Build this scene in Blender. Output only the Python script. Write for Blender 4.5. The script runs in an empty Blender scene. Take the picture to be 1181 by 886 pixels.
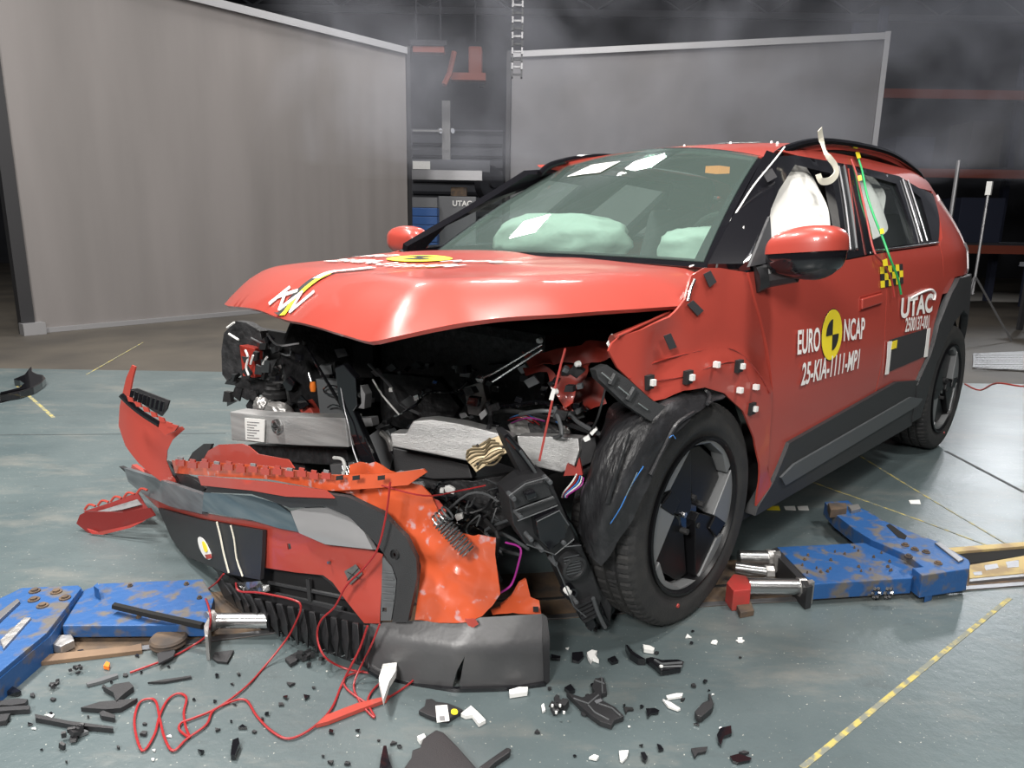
import bpy, bmesh, math, random
from math import sin, cos, pi, radians, sqrt, atan2, hypot
from mathutils import Vector, Matrix, noise
from mathutils.geometry import delaunay_2d_cdt
random.seed(7)
scn = bpy.context.scene
COL = scn.collection

# ---------------------------------------------------------------- camera
CP = Vector((1.6916, 1.9157, 1.1906)); YAW, PIT, ROL, FPX = -2.35703, -.221426, .0156045, 823.4
CD = Vector((cos(PIT)*cos(YAW), cos(PIT)*sin(YAW), sin(PIT)))
_r = CD.cross(Vector((0, 0, 1))).normalized(); _u = _r.cross(CD)
CR = _r*cos(ROL) + _u*sin(ROL); CU = -_r*sin(ROL) + _u*cos(ROL)
cam = bpy.data.cameras.new('camera'); camo = bpy.data.objects.new('camera', cam); COL.objects.link(camo)
cam.sensor_fit = 'HORIZONTAL'; cam.sensor_width = 36; cam.lens = FPX*36/1181
cam.clip_start = .05; cam.clip_end = 200
m3 = Matrix((CR, CU, -CD)).transposed()
camo.matrix_world = Matrix.Translation(CP) @ m3.to_4x4()
scn.camera = camo

# ---------------------------------------------------------------- world, lamps, exposure
w = bpy.data.worlds.new('world'); scn.world = w; w.use_nodes = True
bg = w.node_tree.nodes['Background']; bg.inputs[0].default_value = (.55, .6, .7, 1); bg.inputs[1].default_value = .07
scn.view_settings.view_transform = 'Standard'; scn.view_settings.look = 'None'
scn.view_settings.exposure = -.56; scn.view_settings.gamma = 1
scn.cycles.max_bounces = 8; scn.cycles.transparent_max_bounces = 24; scn.cycles.volume_bounces = 0
scn.cycles.use_denoising = True
scn.cycles.sample_clamp_indirect = 6

def lamp(name, loc, target, size, power, col=(1, .97, .93), sy=None, spread=None):
    l = bpy.data.lights.new(name, 'AREA'); l.energy = power; l.size = size; l.color = col
    if sy: l.shape = 'RECTANGLE'; l.size_y = sy
    if spread: l.spread = spread
    o = bpy.data.objects.new(name, l); COL.objects.link(o); o.location = loc
    o.rotation_euler = (Vector(target)-Vector(loc)).to_track_quat('-Z', 'Y').to_euler()
    return o
HALL = [((-3.42, -6.4, 5.9), 230, .7), ((-5.45, -4.9, 5.9), 230, .7), ((-.6, 1.6, 5.9), 200, .6), ((-7.2, -4.4, 5.9), 60, .6), ((-1.4, .4, 5.9), 220, .7),
        ((.9, -3.0, 5.9), 620, .7), ((2.8, -1.2, 5.9), 560, .7), ((-1.2, 3.6, 5.9), 260, .7)]
for p, e, s in HALL:
    lamp('hall_floodlight', p, (p[0], p[1], 0), s, e)
# the floods beside the camera that light the struck side and the one far down the hall
lamp('side_floodlight', (4.4, 2.6, 3.3), (.4, .3, .5), .9, 400)
lamp('side_floodlight', (3.0, 5.2, 4.2), (.0, .6, .5), .9, 190)
lamp('far_floodlight', (-14, -.6, 4.6), (-1, .6, .4), .7, 420, (.93, .96, 1))

# ---------------------------------------------------------------- helpers
def at(px, py, x=None, y=None, z=None):
    v = CD + CR*((px-590.5)/FPX) - CU*((py-443)/FPX)
    if x is not None: t = (x-CP.x)/v.x
    elif y is not None: t = (y-CP.y)/v.y
    else: t = (z-CP.z)/v.z
    return CP + v*t

def on(px, py, F, t0=.4, t1=9):
    """first point of the pixel's ray where F changes sign"""
    v = CD + CR*((px-590.5)/FPX) - CU*((py-443)/FPX)
    f0 = F(CP+v*t0); n = 240; a = t0
    for i in range(1, n+1):
        b = t0+(t1-t0)*i/n; f1 = F(CP+v*b)
        if (f0 > 0) != (f1 > 0):
            for _ in range(30):
                m = (a+b)/2
                if (F(CP+v*m) > 0) == (f0 > 0): a = m
                else: b = m
            return CP+v*a
        a = b
    raise ValueError(('miss', px, py))

MATS = {}
def mat(name, col, rough=.5, metal=0., coat=0., bump=0., bscale=60, var=0., vscale=8, col2=None, emis=0., spec=.5, trans=0., stretch=None, lo=.35, hi=.65, detail=6):
    m = bpy.data.materials.new(name); m.use_nodes = True; nt = m.node_tree; b = nt.nodes['Principled BSDF']
    b.inputs['Base Color'].default_value = (*col, 1); b.inputs['Roughness'].default_value = rough
    b.inputs['Metallic'].default_value = metal; b.inputs['Coat Weight'].default_value = coat
    b.inputs['Coat Roughness'].default_value = .06; b.inputs['Specular IOR Level'].default_value = spec
    b.inputs['Transmission Weight'].default_value = trans
    if emis: b.inputs['Emission Color'].default_value = (*col, 1); b.inputs['Emission Strength'].default_value = emis
    tc = nt.nodes.new('ShaderNodeTexCoord'); src = tc.outputs['Object']
    if stretch:
        mp = nt.nodes.new('ShaderNodeMapping'); mp.inputs['Scale'].default_value = stretch
        nt.links.new(src, mp.inputs[0]); src = mp.outputs[0]
    if col2 is not None:
        n = nt.nodes.new('ShaderNodeTexNoise'); n.inputs['Scale'].default_value = vscale; n.inputs['Detail'].default_value = detail
        nt.links.new(src, n.inputs['Vector'])
        r = nt.nodes.new('ShaderNodeValToRGB'); r.color_ramp.elements[0].position = lo; r.color_ramp.elements[1].position = hi
        r.color_ramp.elements[0].color = (*col, 1); r.color_ramp.elements[1].color = (*col2, 1)
        nt.links.new(n.outputs['Fac'], r.inputs[0]); nt.links.new(r.outputs[0], b.inputs['Base Color'])
    if bump:
        n2 = nt.nodes.new('ShaderNodeTexNoise'); n2.inputs['Scale'].default_value = bscale; n2.inputs['Detail'].default_value = 4
        nt.links.new(src, n2.inputs['Vector'])
        bp = nt.nodes.new('ShaderNodeBump'); bp.inputs['Strength'].default_value = bump; bp.inputs['Distance'].default_value = .01
        nt.links.new(n2.outputs['Fac'], bp.inputs['Height']); nt.links.new(bp.outputs[0], b.inputs['Normal'])
    MATS[name] = m
    return m
def glass(name, tint, alpha, rough=.02):
    """thin pane: tinted see-through mixed with mirror by fresnel"""
    m = bpy.data.materials.new(name); m.use_nodes = True; nt = m.node_tree; nt.nodes.clear()
    out = nt.nodes.new('ShaderNodeOutputMaterial'); tr = nt.nodes.new('ShaderNodeBsdfTransparent'); tr.inputs[0].default_value = (*tint, 1)
    gl = nt.nodes.new('ShaderNodeBsdfGlossy'); gl.inputs['Roughness'].default_value = rough
    fr = nt.nodes.new('ShaderNodeFresnel'); fr.inputs[0].default_value = 1.5
    mx = nt.nodes.new('ShaderNodeMixShader'); df = nt.nodes.new('ShaderNodeBsdfDiffuse'); df.inputs[0].default_value = (.55, .68, .64, 1)
    mx2 = nt.nodes.new('ShaderNodeMixShader'); mx2.inputs[0].default_value = alpha
    nt.links.new(tr.outputs[0], mx2.inputs[1]); nt.links.new(df.outputs[0], mx2.inputs[2])
    ge = nt.nodes.new('ShaderNodeNewGeometry'); sb = nt.nodes.new('ShaderNodeMath'); sb.operation = 'SUBTRACT'; sb.inputs[0].default_value = 1; ml = nt.nodes.new('ShaderNodeMath'); ml.operation = 'MULTIPLY'
    nt.links.new(ge.outputs['Backfacing'], sb.inputs[1]); nt.links.new(sb.outputs[0], ml.inputs[0]); nt.links.new(fr.outputs[0], ml.inputs[1])   # one clean reflection per pane
    nt.links.new(ml.outputs[0], mx.inputs[0]); nt.links.new(mx2.outputs[0], mx.inputs[1]); nt.links.new(gl.outputs[0], mx.inputs[2])
    nt.links.new(mx.outputs[0], out.inputs[0]); MATS[name] = m
    return m

def setp(o, label=None, cat=None, group=None, kind=None):
    if label: o['label'] = label
    if cat: o['category'] = cat
    if group: o['group'] = group
    if kind: o['kind'] = kind
    return o
def link(name, me, parent=None):
    o = bpy.data.objects.new(name, me); COL.objects.link(o)
    if parent is not None:
        o.parent = parent
        o.matrix_parent_inverse = PINV.get(parent.name, Matrix.Identity(4))
    return o
PINV = {}
def empty(name, loc, label, cat, group=None):
    o = bpy.data.objects.new(name, None); COL.objects.link(o); o.location = loc
    o.empty_display_size = .1; PINV[o.name] = Matrix.Translation(-Vector(loc))
    return setp(o, label, cat, group)
def M(name, V, F, m, parent=None, smooth=False, label=None):
    me = bpy.data.meshes.new(name); me.from_pydata([tuple(v) for v in V], [], F)
    me.materials.append(MATS[m] if isinstance(m, str) else m)
    if smooth: me.polygons.foreach_set('use_smooth', [True]*len(me.polygons))
    me.update()
    o = link(name, me, parent)
    if label: o['label'] = label
    return o
class B:
    """collects shapes into one mesh"""
    def __init__(s): s.V = []; s.F = []
    def add(s, V, F):
        k = len(s.V); s.V += [Vector(v) for v in V]; s.F += [tuple(i+k for i in f) for f in F]; return s
    def box(s, c, d, R=None, taper=1.):
        R = R or Matrix.Identity(3); V = []
        for z in (-1, 1):
            k = taper if z > 0 else 1
            for x, y in ((-1, -1), (1, -1), (1, 1), (-1, 1)): V.append(Vector(c)+R @ Vector((x*d[0]/2*k, y*d[1]/2*k, z*d[2]/2)))
        return s.add(V, [(3, 2, 1, 0), (4, 5, 6, 7), (0, 1, 5, 4), (1, 2, 6, 5), (2, 3, 7, 6), (3, 0, 4, 7)])
    def prism(s, P, n, t):
        """polygon P (3d) pushed by t along n"""
        n = Vector(n).normalized()*t; k = len(P); V = [Vector(p) for p in P]+[Vector(p)+n for p in P]
        return s.add(V, [tuple(range(k-1, -1, -1)), tuple(range(k, 2*k))]+[(i, (i+1) % k, (i+1) % k+k, i+k) for i in range(k)])
    def tube(s, P, r, n=8, cap=True, rr=None):
        P = [Vector(p) for p in P]; V = []; F = []; up = None
        for i, p in enumerate(P):
            d = (P[min(i+1, len(P)-1)]-P[max(i-1, 0)])
            d = d.normalized() if d.length > 1e-9 else Vector((0, 0, 1))
            if up is None: up = d.orthogonal().normalized()
            up = (up-d*up.dot(d)); up = up.normalized() if up.length > 1e-6 else d.orthogonal().normalized()
            q = d.cross(up); R = rr[i] if rr else r
            for k in range(n):
                a = 2*pi*k/n; V.append(p+(up*cos(a)+q*sin(a))*R)
        for i in range(len(P)-1):
            for k in range(n): F.append((i*n+k, i*n+(k+1) % n, (i+1)*n+(k+1) % n, (i+1)*n+k))
        if cap: F += [tuple(range(n-1, -1, -1)), tuple(range((len(P)-1)*n, len(P)*n))]
        return s.add(V, F)
    def lathe(s, prof, c, ax='y', n=48, a0=0):
        """prof (radius, along)"""
        V = []; F = []; m = len(prof)
        for k in range(n):
            a = 2*pi*k/n+a0
            for r, h in prof:
                if ax == 'y': V.append(Vector(c)+Vector((r*cos(a), h, r*sin(a))))
                elif ax == 'z': V.append(Vector(c)+Vector((r*cos(a), r*sin(a), h)))
                else: V.append(Vector(c)+Vector((h, r*cos(a), r*sin(a))))
        for k in range(n):
            for j in range(m-1):
                F.append((k*m+j, k*m+j+1, ((k+1) % n)*m+j+1, ((k+1) % n)*m+j))
        return s.add(V, F)
    def out(s, name, m, parent=None, smooth=False, label=None, bevel=0):
        o = M(name, s.V, s.F, m, parent, smooth, label)
        bm = bmesh.new(); bm.from_mesh(o.data); bmesh.ops.recalc_face_normals(bm, faces=bm.faces)
        if bevel:
            bmesh.ops.bevel(bm, geom=[e for e in bm.edges if e.is_manifold and e.calc_face_angle(0) > .5], offset=bevel, segments=2, profile=.6, affect='EDGES', clamp_overlap=True)
        bm.to_mesh(o.data); bm.free()
        if smooth: shade_auto(o)
        return o
def shade_auto(o, ang=35):
    me = o.data; me.polygons.foreach_set('use_smooth', [True]*len(me.polygons))
    try: me.set_sharp_from_angle(angle=radians(ang))
    except Exception: pass
def inpoly(x, y, P):
    c = False; j = len(P)-1
    for i in range(len(P)):
        xi, yi = P[i]; xj, yj = P[j]
        if (yi > y) != (yj > y) and x < (xj-xi)*(y-yi)/(yj-yi)+xi: c = not c
        j = i
    return c
def dseg(x, y, a, b):
    ax, ay = a; bx, by = b; dx, dy = bx-ax, by-ay; L = dx*dx+dy*dy
    t = 0 if L < 1e-12 else max(0, min(1, ((x-ax)*dx+(y-ay)*dy)/L))
    return hypot(x-ax-dx*t, y-ay-dy*t)
def dense(P, step, closed=True):
    out = []; n = len(P)
    for i in range(n if closed else n-1):
        a, b = P[i], P[(i+1) % n]; L = hypot(b[0]-a[0], b[1]-a[1]); k = max(1, int(round(L/step)))
        for j in range(k): out.append((a[0]+(b[0]-a[0])*j/k, a[1]+(b[1]-a[1])*j/k))
    if not closed: out.append(tuple(P[-1]))
    return out
def smooth2(P, it=2):
    """Chaikin corner cutting of a closed outline"""
    for _ in range(it):
        Q = []
        for i in range(len(P)):
            a, b = P[i], P[(i+1) % len(P)]
            Q += [(a[0]*.75+b[0]*.25, a[1]*.75+b[1]*.25), (a[0]*.25+b[0]*.75, a[1]*.25+b[1]*.75)]
        P = Q
    return P
def sheet(name, outline, fn, m, parent=None, step=.06, thick=.008, holes=(), outv=(0, 0, 1), smooth=True, label=None, off=0., back=None):
    """a panel: outline (with holes) in the parameters of the surface fn(u,v), given thickness behind"""
    loops = [dense(outline, step)]+[dense(h, step*.7) for h in holes]
    pts = []; edges = []
    for L in loops:
        k = len(pts); pts += [Vector(p) for p in L]; edges += [(k+i, k+(i+1) % len(L)) for i in range(len(L))]
    us = [p[0] for p in outline]; vs = [p[1] for p in outline]
    nb = len(pts); allseg = [(L[i], L[(i+1) % len(L)]) for L in loops for i in range(len(L))]
    u = min(us)+step*.5
    row = 0
    while u < max(us):
        v = min(vs)+step*(.5 if row % 2 else .25)
        while v < max(vs):
            if inpoly(u, v, outline) and not any(inpoly(u, v, h) for h in holes) and min(dseg(u, v, a, b) for a, b in allseg) > step*.38:
                pts.append(Vector((u, v)))
            v += step
        u += step*.9; row += 1
    r = delaunay_2d_cdt(pts, edges, [], 0, 1e-6)
    v2, fs = r[0], r[2]
    keep = []
    for f in fs:
        cx = sum(v2[i][0] for i in f)/len(f); cy = sum(v2[i][1] for i in f)/len(f)
        if inpoly(cx, cy, loops[0]) and not any(inpoly(cx, cy, h) for h in loops[1:]): keep.append(tuple(f))
    V = [Vector(fn(p[0], p[1])) for p in v2]
    N = [Vector((0, 0, 0)) for _ in V]; ov = Vector(outv)
    tot = Vector((0, 0, 0))
    for f in keep: tot += (V[f[1]]-V[f[0]]).cross(V[f[2]]-V[f[0]])
    if tot.dot(ov) < 0: keep = [f[::-1] for f in keep]
    for f in keep:
        n = (V[f[1]]-V[f[0]]).cross(V[f[2]]-V[f[0]])
        for i in f: N[i] += n
    N = [n.normalized() if n.length > 1e-12 else ov for n in N]
    if off: V = [v+n*off for v, n in zip(V, N)]
    k = len(V); VV = V+[v-n*thick for v, n in zip(V, N)]
    F = list(keep)+[tuple(i+k for i in f[::-1]) for f in keep]
    cnt = {}
    for f in keep:
        for i in range(len(f)):
            a, b = f[i], f[(i+1) % len(f)]; cnt[(a, b)] = 1
    for (a, b) in cnt:
        if (b, a) not in cnt: F.append((b, a, a+k, b+k))
    o = M(name, VV, F, m, parent, smooth, label)
    if back:
        o.data.materials.append(MATS[back])
        for i in range(len(keep), 2*len(keep)): o.data.polygons[i].material_index = 1
    if smooth: shade_auto(o, 40)
    return o
def cat(P, n=6, closed=False):
    """Catmull-Rom through 3d points"""
    P = [Vector(p) for p in P]; Q = []; N = len(P)
    for i in range(N if closed else N-1):
        if closed: a, b, c, d = P[i-1], P[i], P[(i+1) % N], P[(i+2) % N]
        else: a, b, c, d = P[max(i-1, 0)], P[i], P[i+1], P[min(i+2, N-1)]
        for k in range(n):
            t = k/n; Q.append(.5*((2*b)+(c-a)*t+(2*a-5*b+4*c-d)*t*t+(-a+3*b-3*c+d)*t**3))
    if not closed: Q.append(P[-1])
    return Q
def loft(name, rows, m, parent=None, thick=.006, nu=6, nv=4, outv=(1, 1, 1), noise_amp=0., nscale=6, label=None, smooth=True):
    """smooth skin through rows of 3d points (same count), with thickness"""
    R = [cat(r, nu) for r in rows]; C = [cat([r[i] for r in R], nv) for i in range(len(R[0]))]
    nI, nJ = len(C), len(C[0]); V = [C[i][j] for i in range(nI) for j in range(nJ)]
    if noise_amp: V = [v+noise.noise_vector(v*nscale)*noise_amp for v in V]
    F = [(i*nJ+j, i*nJ+j+1, (i+1)*nJ+j+1, (i+1)*nJ+j) for i in range(nI-1) for j in range(nJ-1)]
    tot = Vector((0, 0, 0))
    for f in F: tot += (V[f[2]]-V[f[0]]).cross(V[f[3]]-V[f[1]])
    if tot.dot(Vector(outv)) < 0: F = [f[::-1] for f in F]
    N = [Vector((0, 0, 0)) for _ in V]
    for f in F:
        n = (V[f[2]]-V[f[0]]).cross(V[f[3]]-V[f[1]])
        for i in f: N[i] += n
    k = len(V); VV = V+[v-(n.normalized() if n.length > 0 else Vector(outv))*thick for v, n in zip(V, N)]
    cnt = {}
    for f in F:
        for i in range(4): cnt[(f[i], f[(i+1) % 4])] = 1
    FF = F+[tuple(i+k for i in f[::-1]) for f in F]+[(b, a, a+k, b+k) for (a, b) in cnt if (b, a) not in cnt]
    o = M(name, VV, FF, m, parent, smooth, label)
    if smooth: shade_auto(o, 45)
    return o
def text(name, s, fn, m, parent, size=.1, sx=1., label=None, bold=.0, shear=0., align='CENTER'):
    """flat lettering laid on a surface: fn(u,v) -> point; u along the text, v up"""
    cu = bpy.data.curves.new(name, 'FONT'); cu.body = s; cu.size = size; cu.align_x = align; cu.align_y = 'CENTER'
    cu.offset = bold; cu.shear = shear; cu.extrude = 0; cu.resolution_u = 4
    t = bpy.data.objects.new('tmp', cu); COL.objects.link(t)
    dg = bpy.context.evaluated_depsgraph_get(); me = bpy.data.meshes.new_from_object(t.evaluated_get(dg))
    bpy.data.objects.remove(t); bpy.data.curves.remove(cu)
    bm = bmesh.new(); bm.from_mesh(me)
    bmesh.ops.subdivide_edges(bm, edges=[e for e in bm.edges if e.calc_length() > size*.25], cuts=2)
    for v in bm.verts: v.co = Vector(fn(v.co.x*sx, v.co.y))
    bm.to_mesh(me); bm.free(); me.materials.clear(); me.materials.append(MATS[m] if isinstance(m, str) else m); me.name = name
    o = link(name, me, parent)
    if label: o['label'] = label
    return o
# ---------------------------------------------------------------- materials
mat('paint', (.39, .056, .040), .36, 0, .5)
mat('black_spoke', (.006, .006, .007), .35, 0, .0, spec=.25)
mat('facet_grey', (.20, .205, .21), .38, .35)
mat('paint_scuffed_lit', (.58, .095, .034), .30, 0, .7, col2=(.52, .30, .30), vscale=24, lo=.62, hi=.70, detail=5)  # scuffed car paint, base brighter and more orange to paint in strong light
mat('maroon', (.17, .022, .02), .35, 0, .4)
mat('paint_inner', (.42, .035, .02), .42, 0, .3, col2=(.16, .03, .02), vscale=9, bump=.2, bscale=20)
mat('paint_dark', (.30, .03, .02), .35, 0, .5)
mat('black_plastic', (.022, .022, .024), .45, bump=.12, bscale=300)
mat('black_gloss', (.008, .008, .01), .08, 0, .6)
mat('black_matte', (.012, .012, .013), .75)
mat('black_bay', (.009, .009, .010), .5, bump=.6, bscale=40, col2=(.03, .03, .032), vscale=30)
mat('cladding', (.028, .029, .031), .5, bump=.25, bscale=400)
mat('cladding_grey', (.075, .08, .085), .45)
mat('bar_grey', (.15, .17, .18), .36, .2, col2=(.08, .09, .10), vscale=10, stretch=(1, .4, 4))
mat('lip_grey', (.085, .085, .088), .38, col2=(.05, .05, .053), vscale=4, bump=.06, bscale=80)
mat('satin_grey', (.45, .45, .46), .3, .6)
mat('blue_grey_trim', (.085, .125, .15), .3, .4, .3, col2=(.13, .17, .19), vscale=14, stretch=(1, .3, 4))
mat('rubber', (.020, .020, .021), .72, bump=.2, bscale=200, col2=(.032, .031, .030), vscale=14)
mat('liner', (.018, .018, .020), .42, bump=.5, bscale=25, col2=(.038, .038, .042), vscale=22, lo=.5, hi=.8, stretch=(1, 3, 1))
mat('rim_silver', (.30, .31, .33), .3, .8)
mat('aluminium', (.58, .58, .575), .40, .55, bump=.25, bscale=50, stretch=(1, 1, 14), col2=(.42, .42, .42), vscale=3)
mat('aluminium_dark', (.28, .28, .29), .4, .8)
mat('steel', (.50, .50, .50), .25, .95)
mat('cast_metal', (.42, .41, .40), .45, .8, bump=.4, bscale=40)
mat('gold_fins', (.30, .24, .15), .4, .7)
mat('grey_plastic', (.10, .105, .11), .45)
mat('mid_grey', (.20, .20, .205), .5)
mat('white_plastic', (.80, .80, .78), .5)
mat('white_decal', (.85, .84, .82), .5)
mat('paper', (.72, .72, .70), .7)
mat('airbag_dim', (.36, .37, .35), .9, bump=.5, bscale=18)  # same cloth as the airbag, colour darkened to stand in for cabin shade
mat('airbag', (.80, .79, .75), .85, bump=.5, bscale=18)
mat('seat_cloth', (.05, .05, .055), .85)
mat('yellow', (.85, .68, .03), .5)
mat('orange_plastic', (.85, .20, .02), .4)
mat('red_wire', (.30, .018, .02), .45)
mat('red_bright', (.42, .04, .035), .5, col2=(.28, .05, .04), vscale=14)
mat('green_wire', (.02, .40, .12), .4)
mat('blue_wire', (.05, .2, .55), .4)
mat('purple_wire', (.35, .03, .25), .4)
mat('tape_black', (.025, .025, .028), .8)
mat('tape_silver', (.25, .25, .24), .35, .7, bump=.3, bscale=60)
mat('strap', (.60, .57, .48), .8)
mat('whitened_lens', (.9, .9, .92), .12, 0, 1)  # rear lamp lenses whitened to stand in for a reflected flare
mat('warm_lamp', (1., .36, .08), .5, emis=1.5)
glass('windshield_glass', (.84, .94, .90), .05)
glass('side_glass', (.90, .92, .92), .01)
mat('screen_fabric', (.180, .167, .163), .95, bump=.15, bscale=3, col2=(.145, .135, .131), vscale=.9, stretch=(1.6, 1.6, .25))
mat('screen_back', (.16, .155, .16), .95, col2=(.13, .128, .135), vscale=.7)
mat('screen_frame', (.30, .30, .31), .5, .5)
mat('post_black', (.015, .015, .017), .6)
mat('wall_dark', (.022, .023, .030), .85, col2=(.012, .013, .017), vscale=1.5)
mat('wall_panel', (.10, .105, .12), .8)
mat('rack_orange', (.17, .035, .018), .7)
mat('cabinet_blue', (.03, .10, .30), .5)
mat('cabinet_grey', (.14, .145, .155), .5)
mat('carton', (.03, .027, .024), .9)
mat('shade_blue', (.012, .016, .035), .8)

def floor_material():
    m = bpy.data.materials.new('floor_paint'); m.use_nodes = True; nt = m.node_tree; b = nt.nodes['Principled BSDF']; L = nt.links.new
    N = nt.nodes.new
    tc = N('ShaderNodeTexCoord'); rot = N('ShaderNodeMapping'); rot.inputs['Rotation'].default_value = (0, 0, radians(45))
    L(tc.outputs['Object'], rot.inputs[0])
    st = N('ShaderNodeMapping'); st.inputs['Scale'].default_value = (.75, 2.0, 1); L(rot.outputs[0], st.inputs[0])
    def nz(scale, src, det=8, rough=.65):
        n = N('ShaderNodeTexNoise'); n.inputs['Scale'].default_value = scale; n.inputs['Detail'].default_value = det; n.inputs['Roughness'].default_value = rough
        L(src, n.inputs['Vector']); return n.outputs['Fac']
    def ramp(src, a, ca, bb, cb):
        r = N('ShaderNodeValToRGB'); e = r.color_ramp.elements; e[0].position = a; e[1].position = bb; e[0].color = (*ca, 1); e[1].color = (*cb, 1)
        L(src, r.inputs[0]); return r.outputs[0]
    def mix(f, a, bb, mode='MIX'):
        x = N('ShaderNodeMix'); x.data_type = 'RGBA'; x.blend_type = mode
        if isinstance(f, float): x.inputs[0].default_value = f
        else: L(f, x.inputs[0])
        L(a, x.inputs[6]); L(bb, x.inputs[7]); return x.outputs[2]
    n1 = nz(1.3, rot.outputs[0]); n2 = nz(2.2, st.outputs[0], 10, .7); n3 = nz(14, rot.outputs[0], 8, .7)
    base = ramp(n1, .3, (.070, .094, .100), .7, (.108, .134, .137))
    worn = ramp(n3, .3, (.17, .17, .155), .7, (.23, .215, .19))
    wmask = ramp(n2, .52, (0, 0, 0), .78, (.8, .8, .8))
    c = mix(wmask, base, worn)
    dirt = ramp(nz(5, st.outputs[0], 9, .75), .56, (0, 0, 0), .80, (.7, .7, .7))
    dcol = N('ShaderNodeRGB'); dcol.outputs[0].default_value = (.05, .055, .055, 1)
    c = mix(dirt, c, dcol.outputs[0])
    sp = ramp(nz(120, rot.outputs[0], 2, .5), .70, (0, 0, 0), .74, (1, 1, 1))
    scol = N('ShaderNodeRGB'); scol.outputs[0].default_value = (.42, .42, .38, 1)
    c = mix(sp, c, scol.outputs[0])
    L(c, b.inputs['Base Color'])
    rr = N('ShaderNodeMapRange'); rr.inputs[3].default_value = .24; rr.inputs[4].default_value = .46; L(n2, rr.inputs[0]); L(rr.outputs[0], b.inputs['Roughness'])
    bp = N('ShaderNodeBump'); bp.inputs['Strength'].default_value = .35; bp.inputs['Distance'].default_value = .005
    L(nz(22, rot.outputs[0], 6), bp.inputs['Height']); L(bp.outputs[0], b.inputs['Normal'])
    MATS['floor_paint'] = m
floor_material()
mat('floor_far', (.055, .050, .044), .62, spec=.3, col2=(.085, .075, .062), vscale=1.2, bump=.1, bscale=8, stretch=(1, 1, 1))
mat('painted_line', (.44, .36, .10), .6, col2=(.17, .18, .15), vscale=30, lo=.40, hi=.55)
mat('seam', (.03, .032, .033), .6)
mat('scratch', (.40, .38, .33), .6)

# ---------------------------------------------------------------- setting
E1 = Vector((-.7071, .7071, 0)); E2 = Vector((-.7071, -.7071, 0))       # along and across the hall floor
def F_(a, b, z=0.): return E1*a + E2*b + Vector((0, 0, z))              # floor frame to world
fb = 3.02                                                              # where the blue-grey plates stop
o = B().prism([F_(-14, -9), F_(14, -9), F_(14, fb), F_(-14, fb)], (0, 0, -1), .08).out('floor', 'floor_paint'); setp(o, kind='structure')
FL = o
o = B().prism([F_(-14, fb, -.002), F_(14, fb, -.002), F_(14, 22, -.002), F_(-14, 22, -.002)], (0, 0, -1), .078).out('concrete_floor', 'floor_far', FL)
def strip(name, p, q, wd, m, z=.0012, parent=None, t=.001):
    p = Vector(p); q = Vector(q); p.z = q.z = z; d = (q-p).normalized(); n = Vector((-d.y, d.x, 0))*wd/2
    return B().prism([p-n, q-n, q+n, p+n], (0, 0, -1), t).out(name, m, parent)
for a, b, wd in (((925, 886), (1165, 690), .014), ((925, 552), (1060, 600), .010), ((1060, 600), (1180, 645), .008), ((985, 522), (1060, 568), .010), ((1060, 568), (1181, 640), .008),
                 ((20, 445), (62, 482), .02), ((165, 395), (100, 432), .012)):
    strip('painted_line', at(*a, z=0), at(*b, z=0), wd, 'painted_line', parent=FL)
for a, b, wd in (((1090, 520), (1181, 568), .02), ((0, 502), (260, 500), .004)):
    strip('floor_joint', at(*a, z=0), at(*b, z=0), wd, 'seam', parent=FL)
# dark hall behind
o = B().prism([F_(-14, 16, 0), F_(14, 16, 0), F_(14, 16, 8), F_(-14, 16, 8)], E2, .2).out('wall_back', 'wall_dark'); setp(o, kind='structure')
o = B().prism([F_(-14, -9, 0), F_(-14, 16, 0), F_(-14, 16, 8), F_(-14, -9, 8)], -E1, .2).out('wall_left', 'wall_dark'); setp(o, kind='structure')
o = B().prism([F_(14, -9, 0), F_(14, 16, 0), F_(14, 16, 8), F_(14, -9, 8)], E1, .2).out('wall_right', 'wall_dark'); setp(o, kind='structure')
o = B().prism([F_(-14, -9, 0), F_(14, -9, 0), F_(14, -9, 8), F_(-14, -9, 8)], -E2, .2).out('wall_front', 'wall_dark'); setp(o, kind='structure')
o = B().prism([F_(-14, -9, 8), F_(14, -9, 8), F_(14, 16.2, 8), F_(-14, 16.2, 8)], (0, 0, 1), .2).out('ceiling', 'wall_dark'); setp(o, kind='structure')
CEIL = o
for k in range(5):
    b = B(); y0 = 4+k*2.9
    for z in (6.0, 6.7): b.box(F_(0, y0, z), (26, .12, .14), Matrix.Rotation(radians(135), 3, 'Z'))
    for i in range(26):
        a = F_(-13+i, y0, 6.05 if i % 2 else 6.65); c = F_(-12+i, y0, 6.65 if i % 2 else 6.05); b.tube([a, c], .03, 5)
    b.out('roof_truss', 'wall_panel', CEIL)

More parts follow.
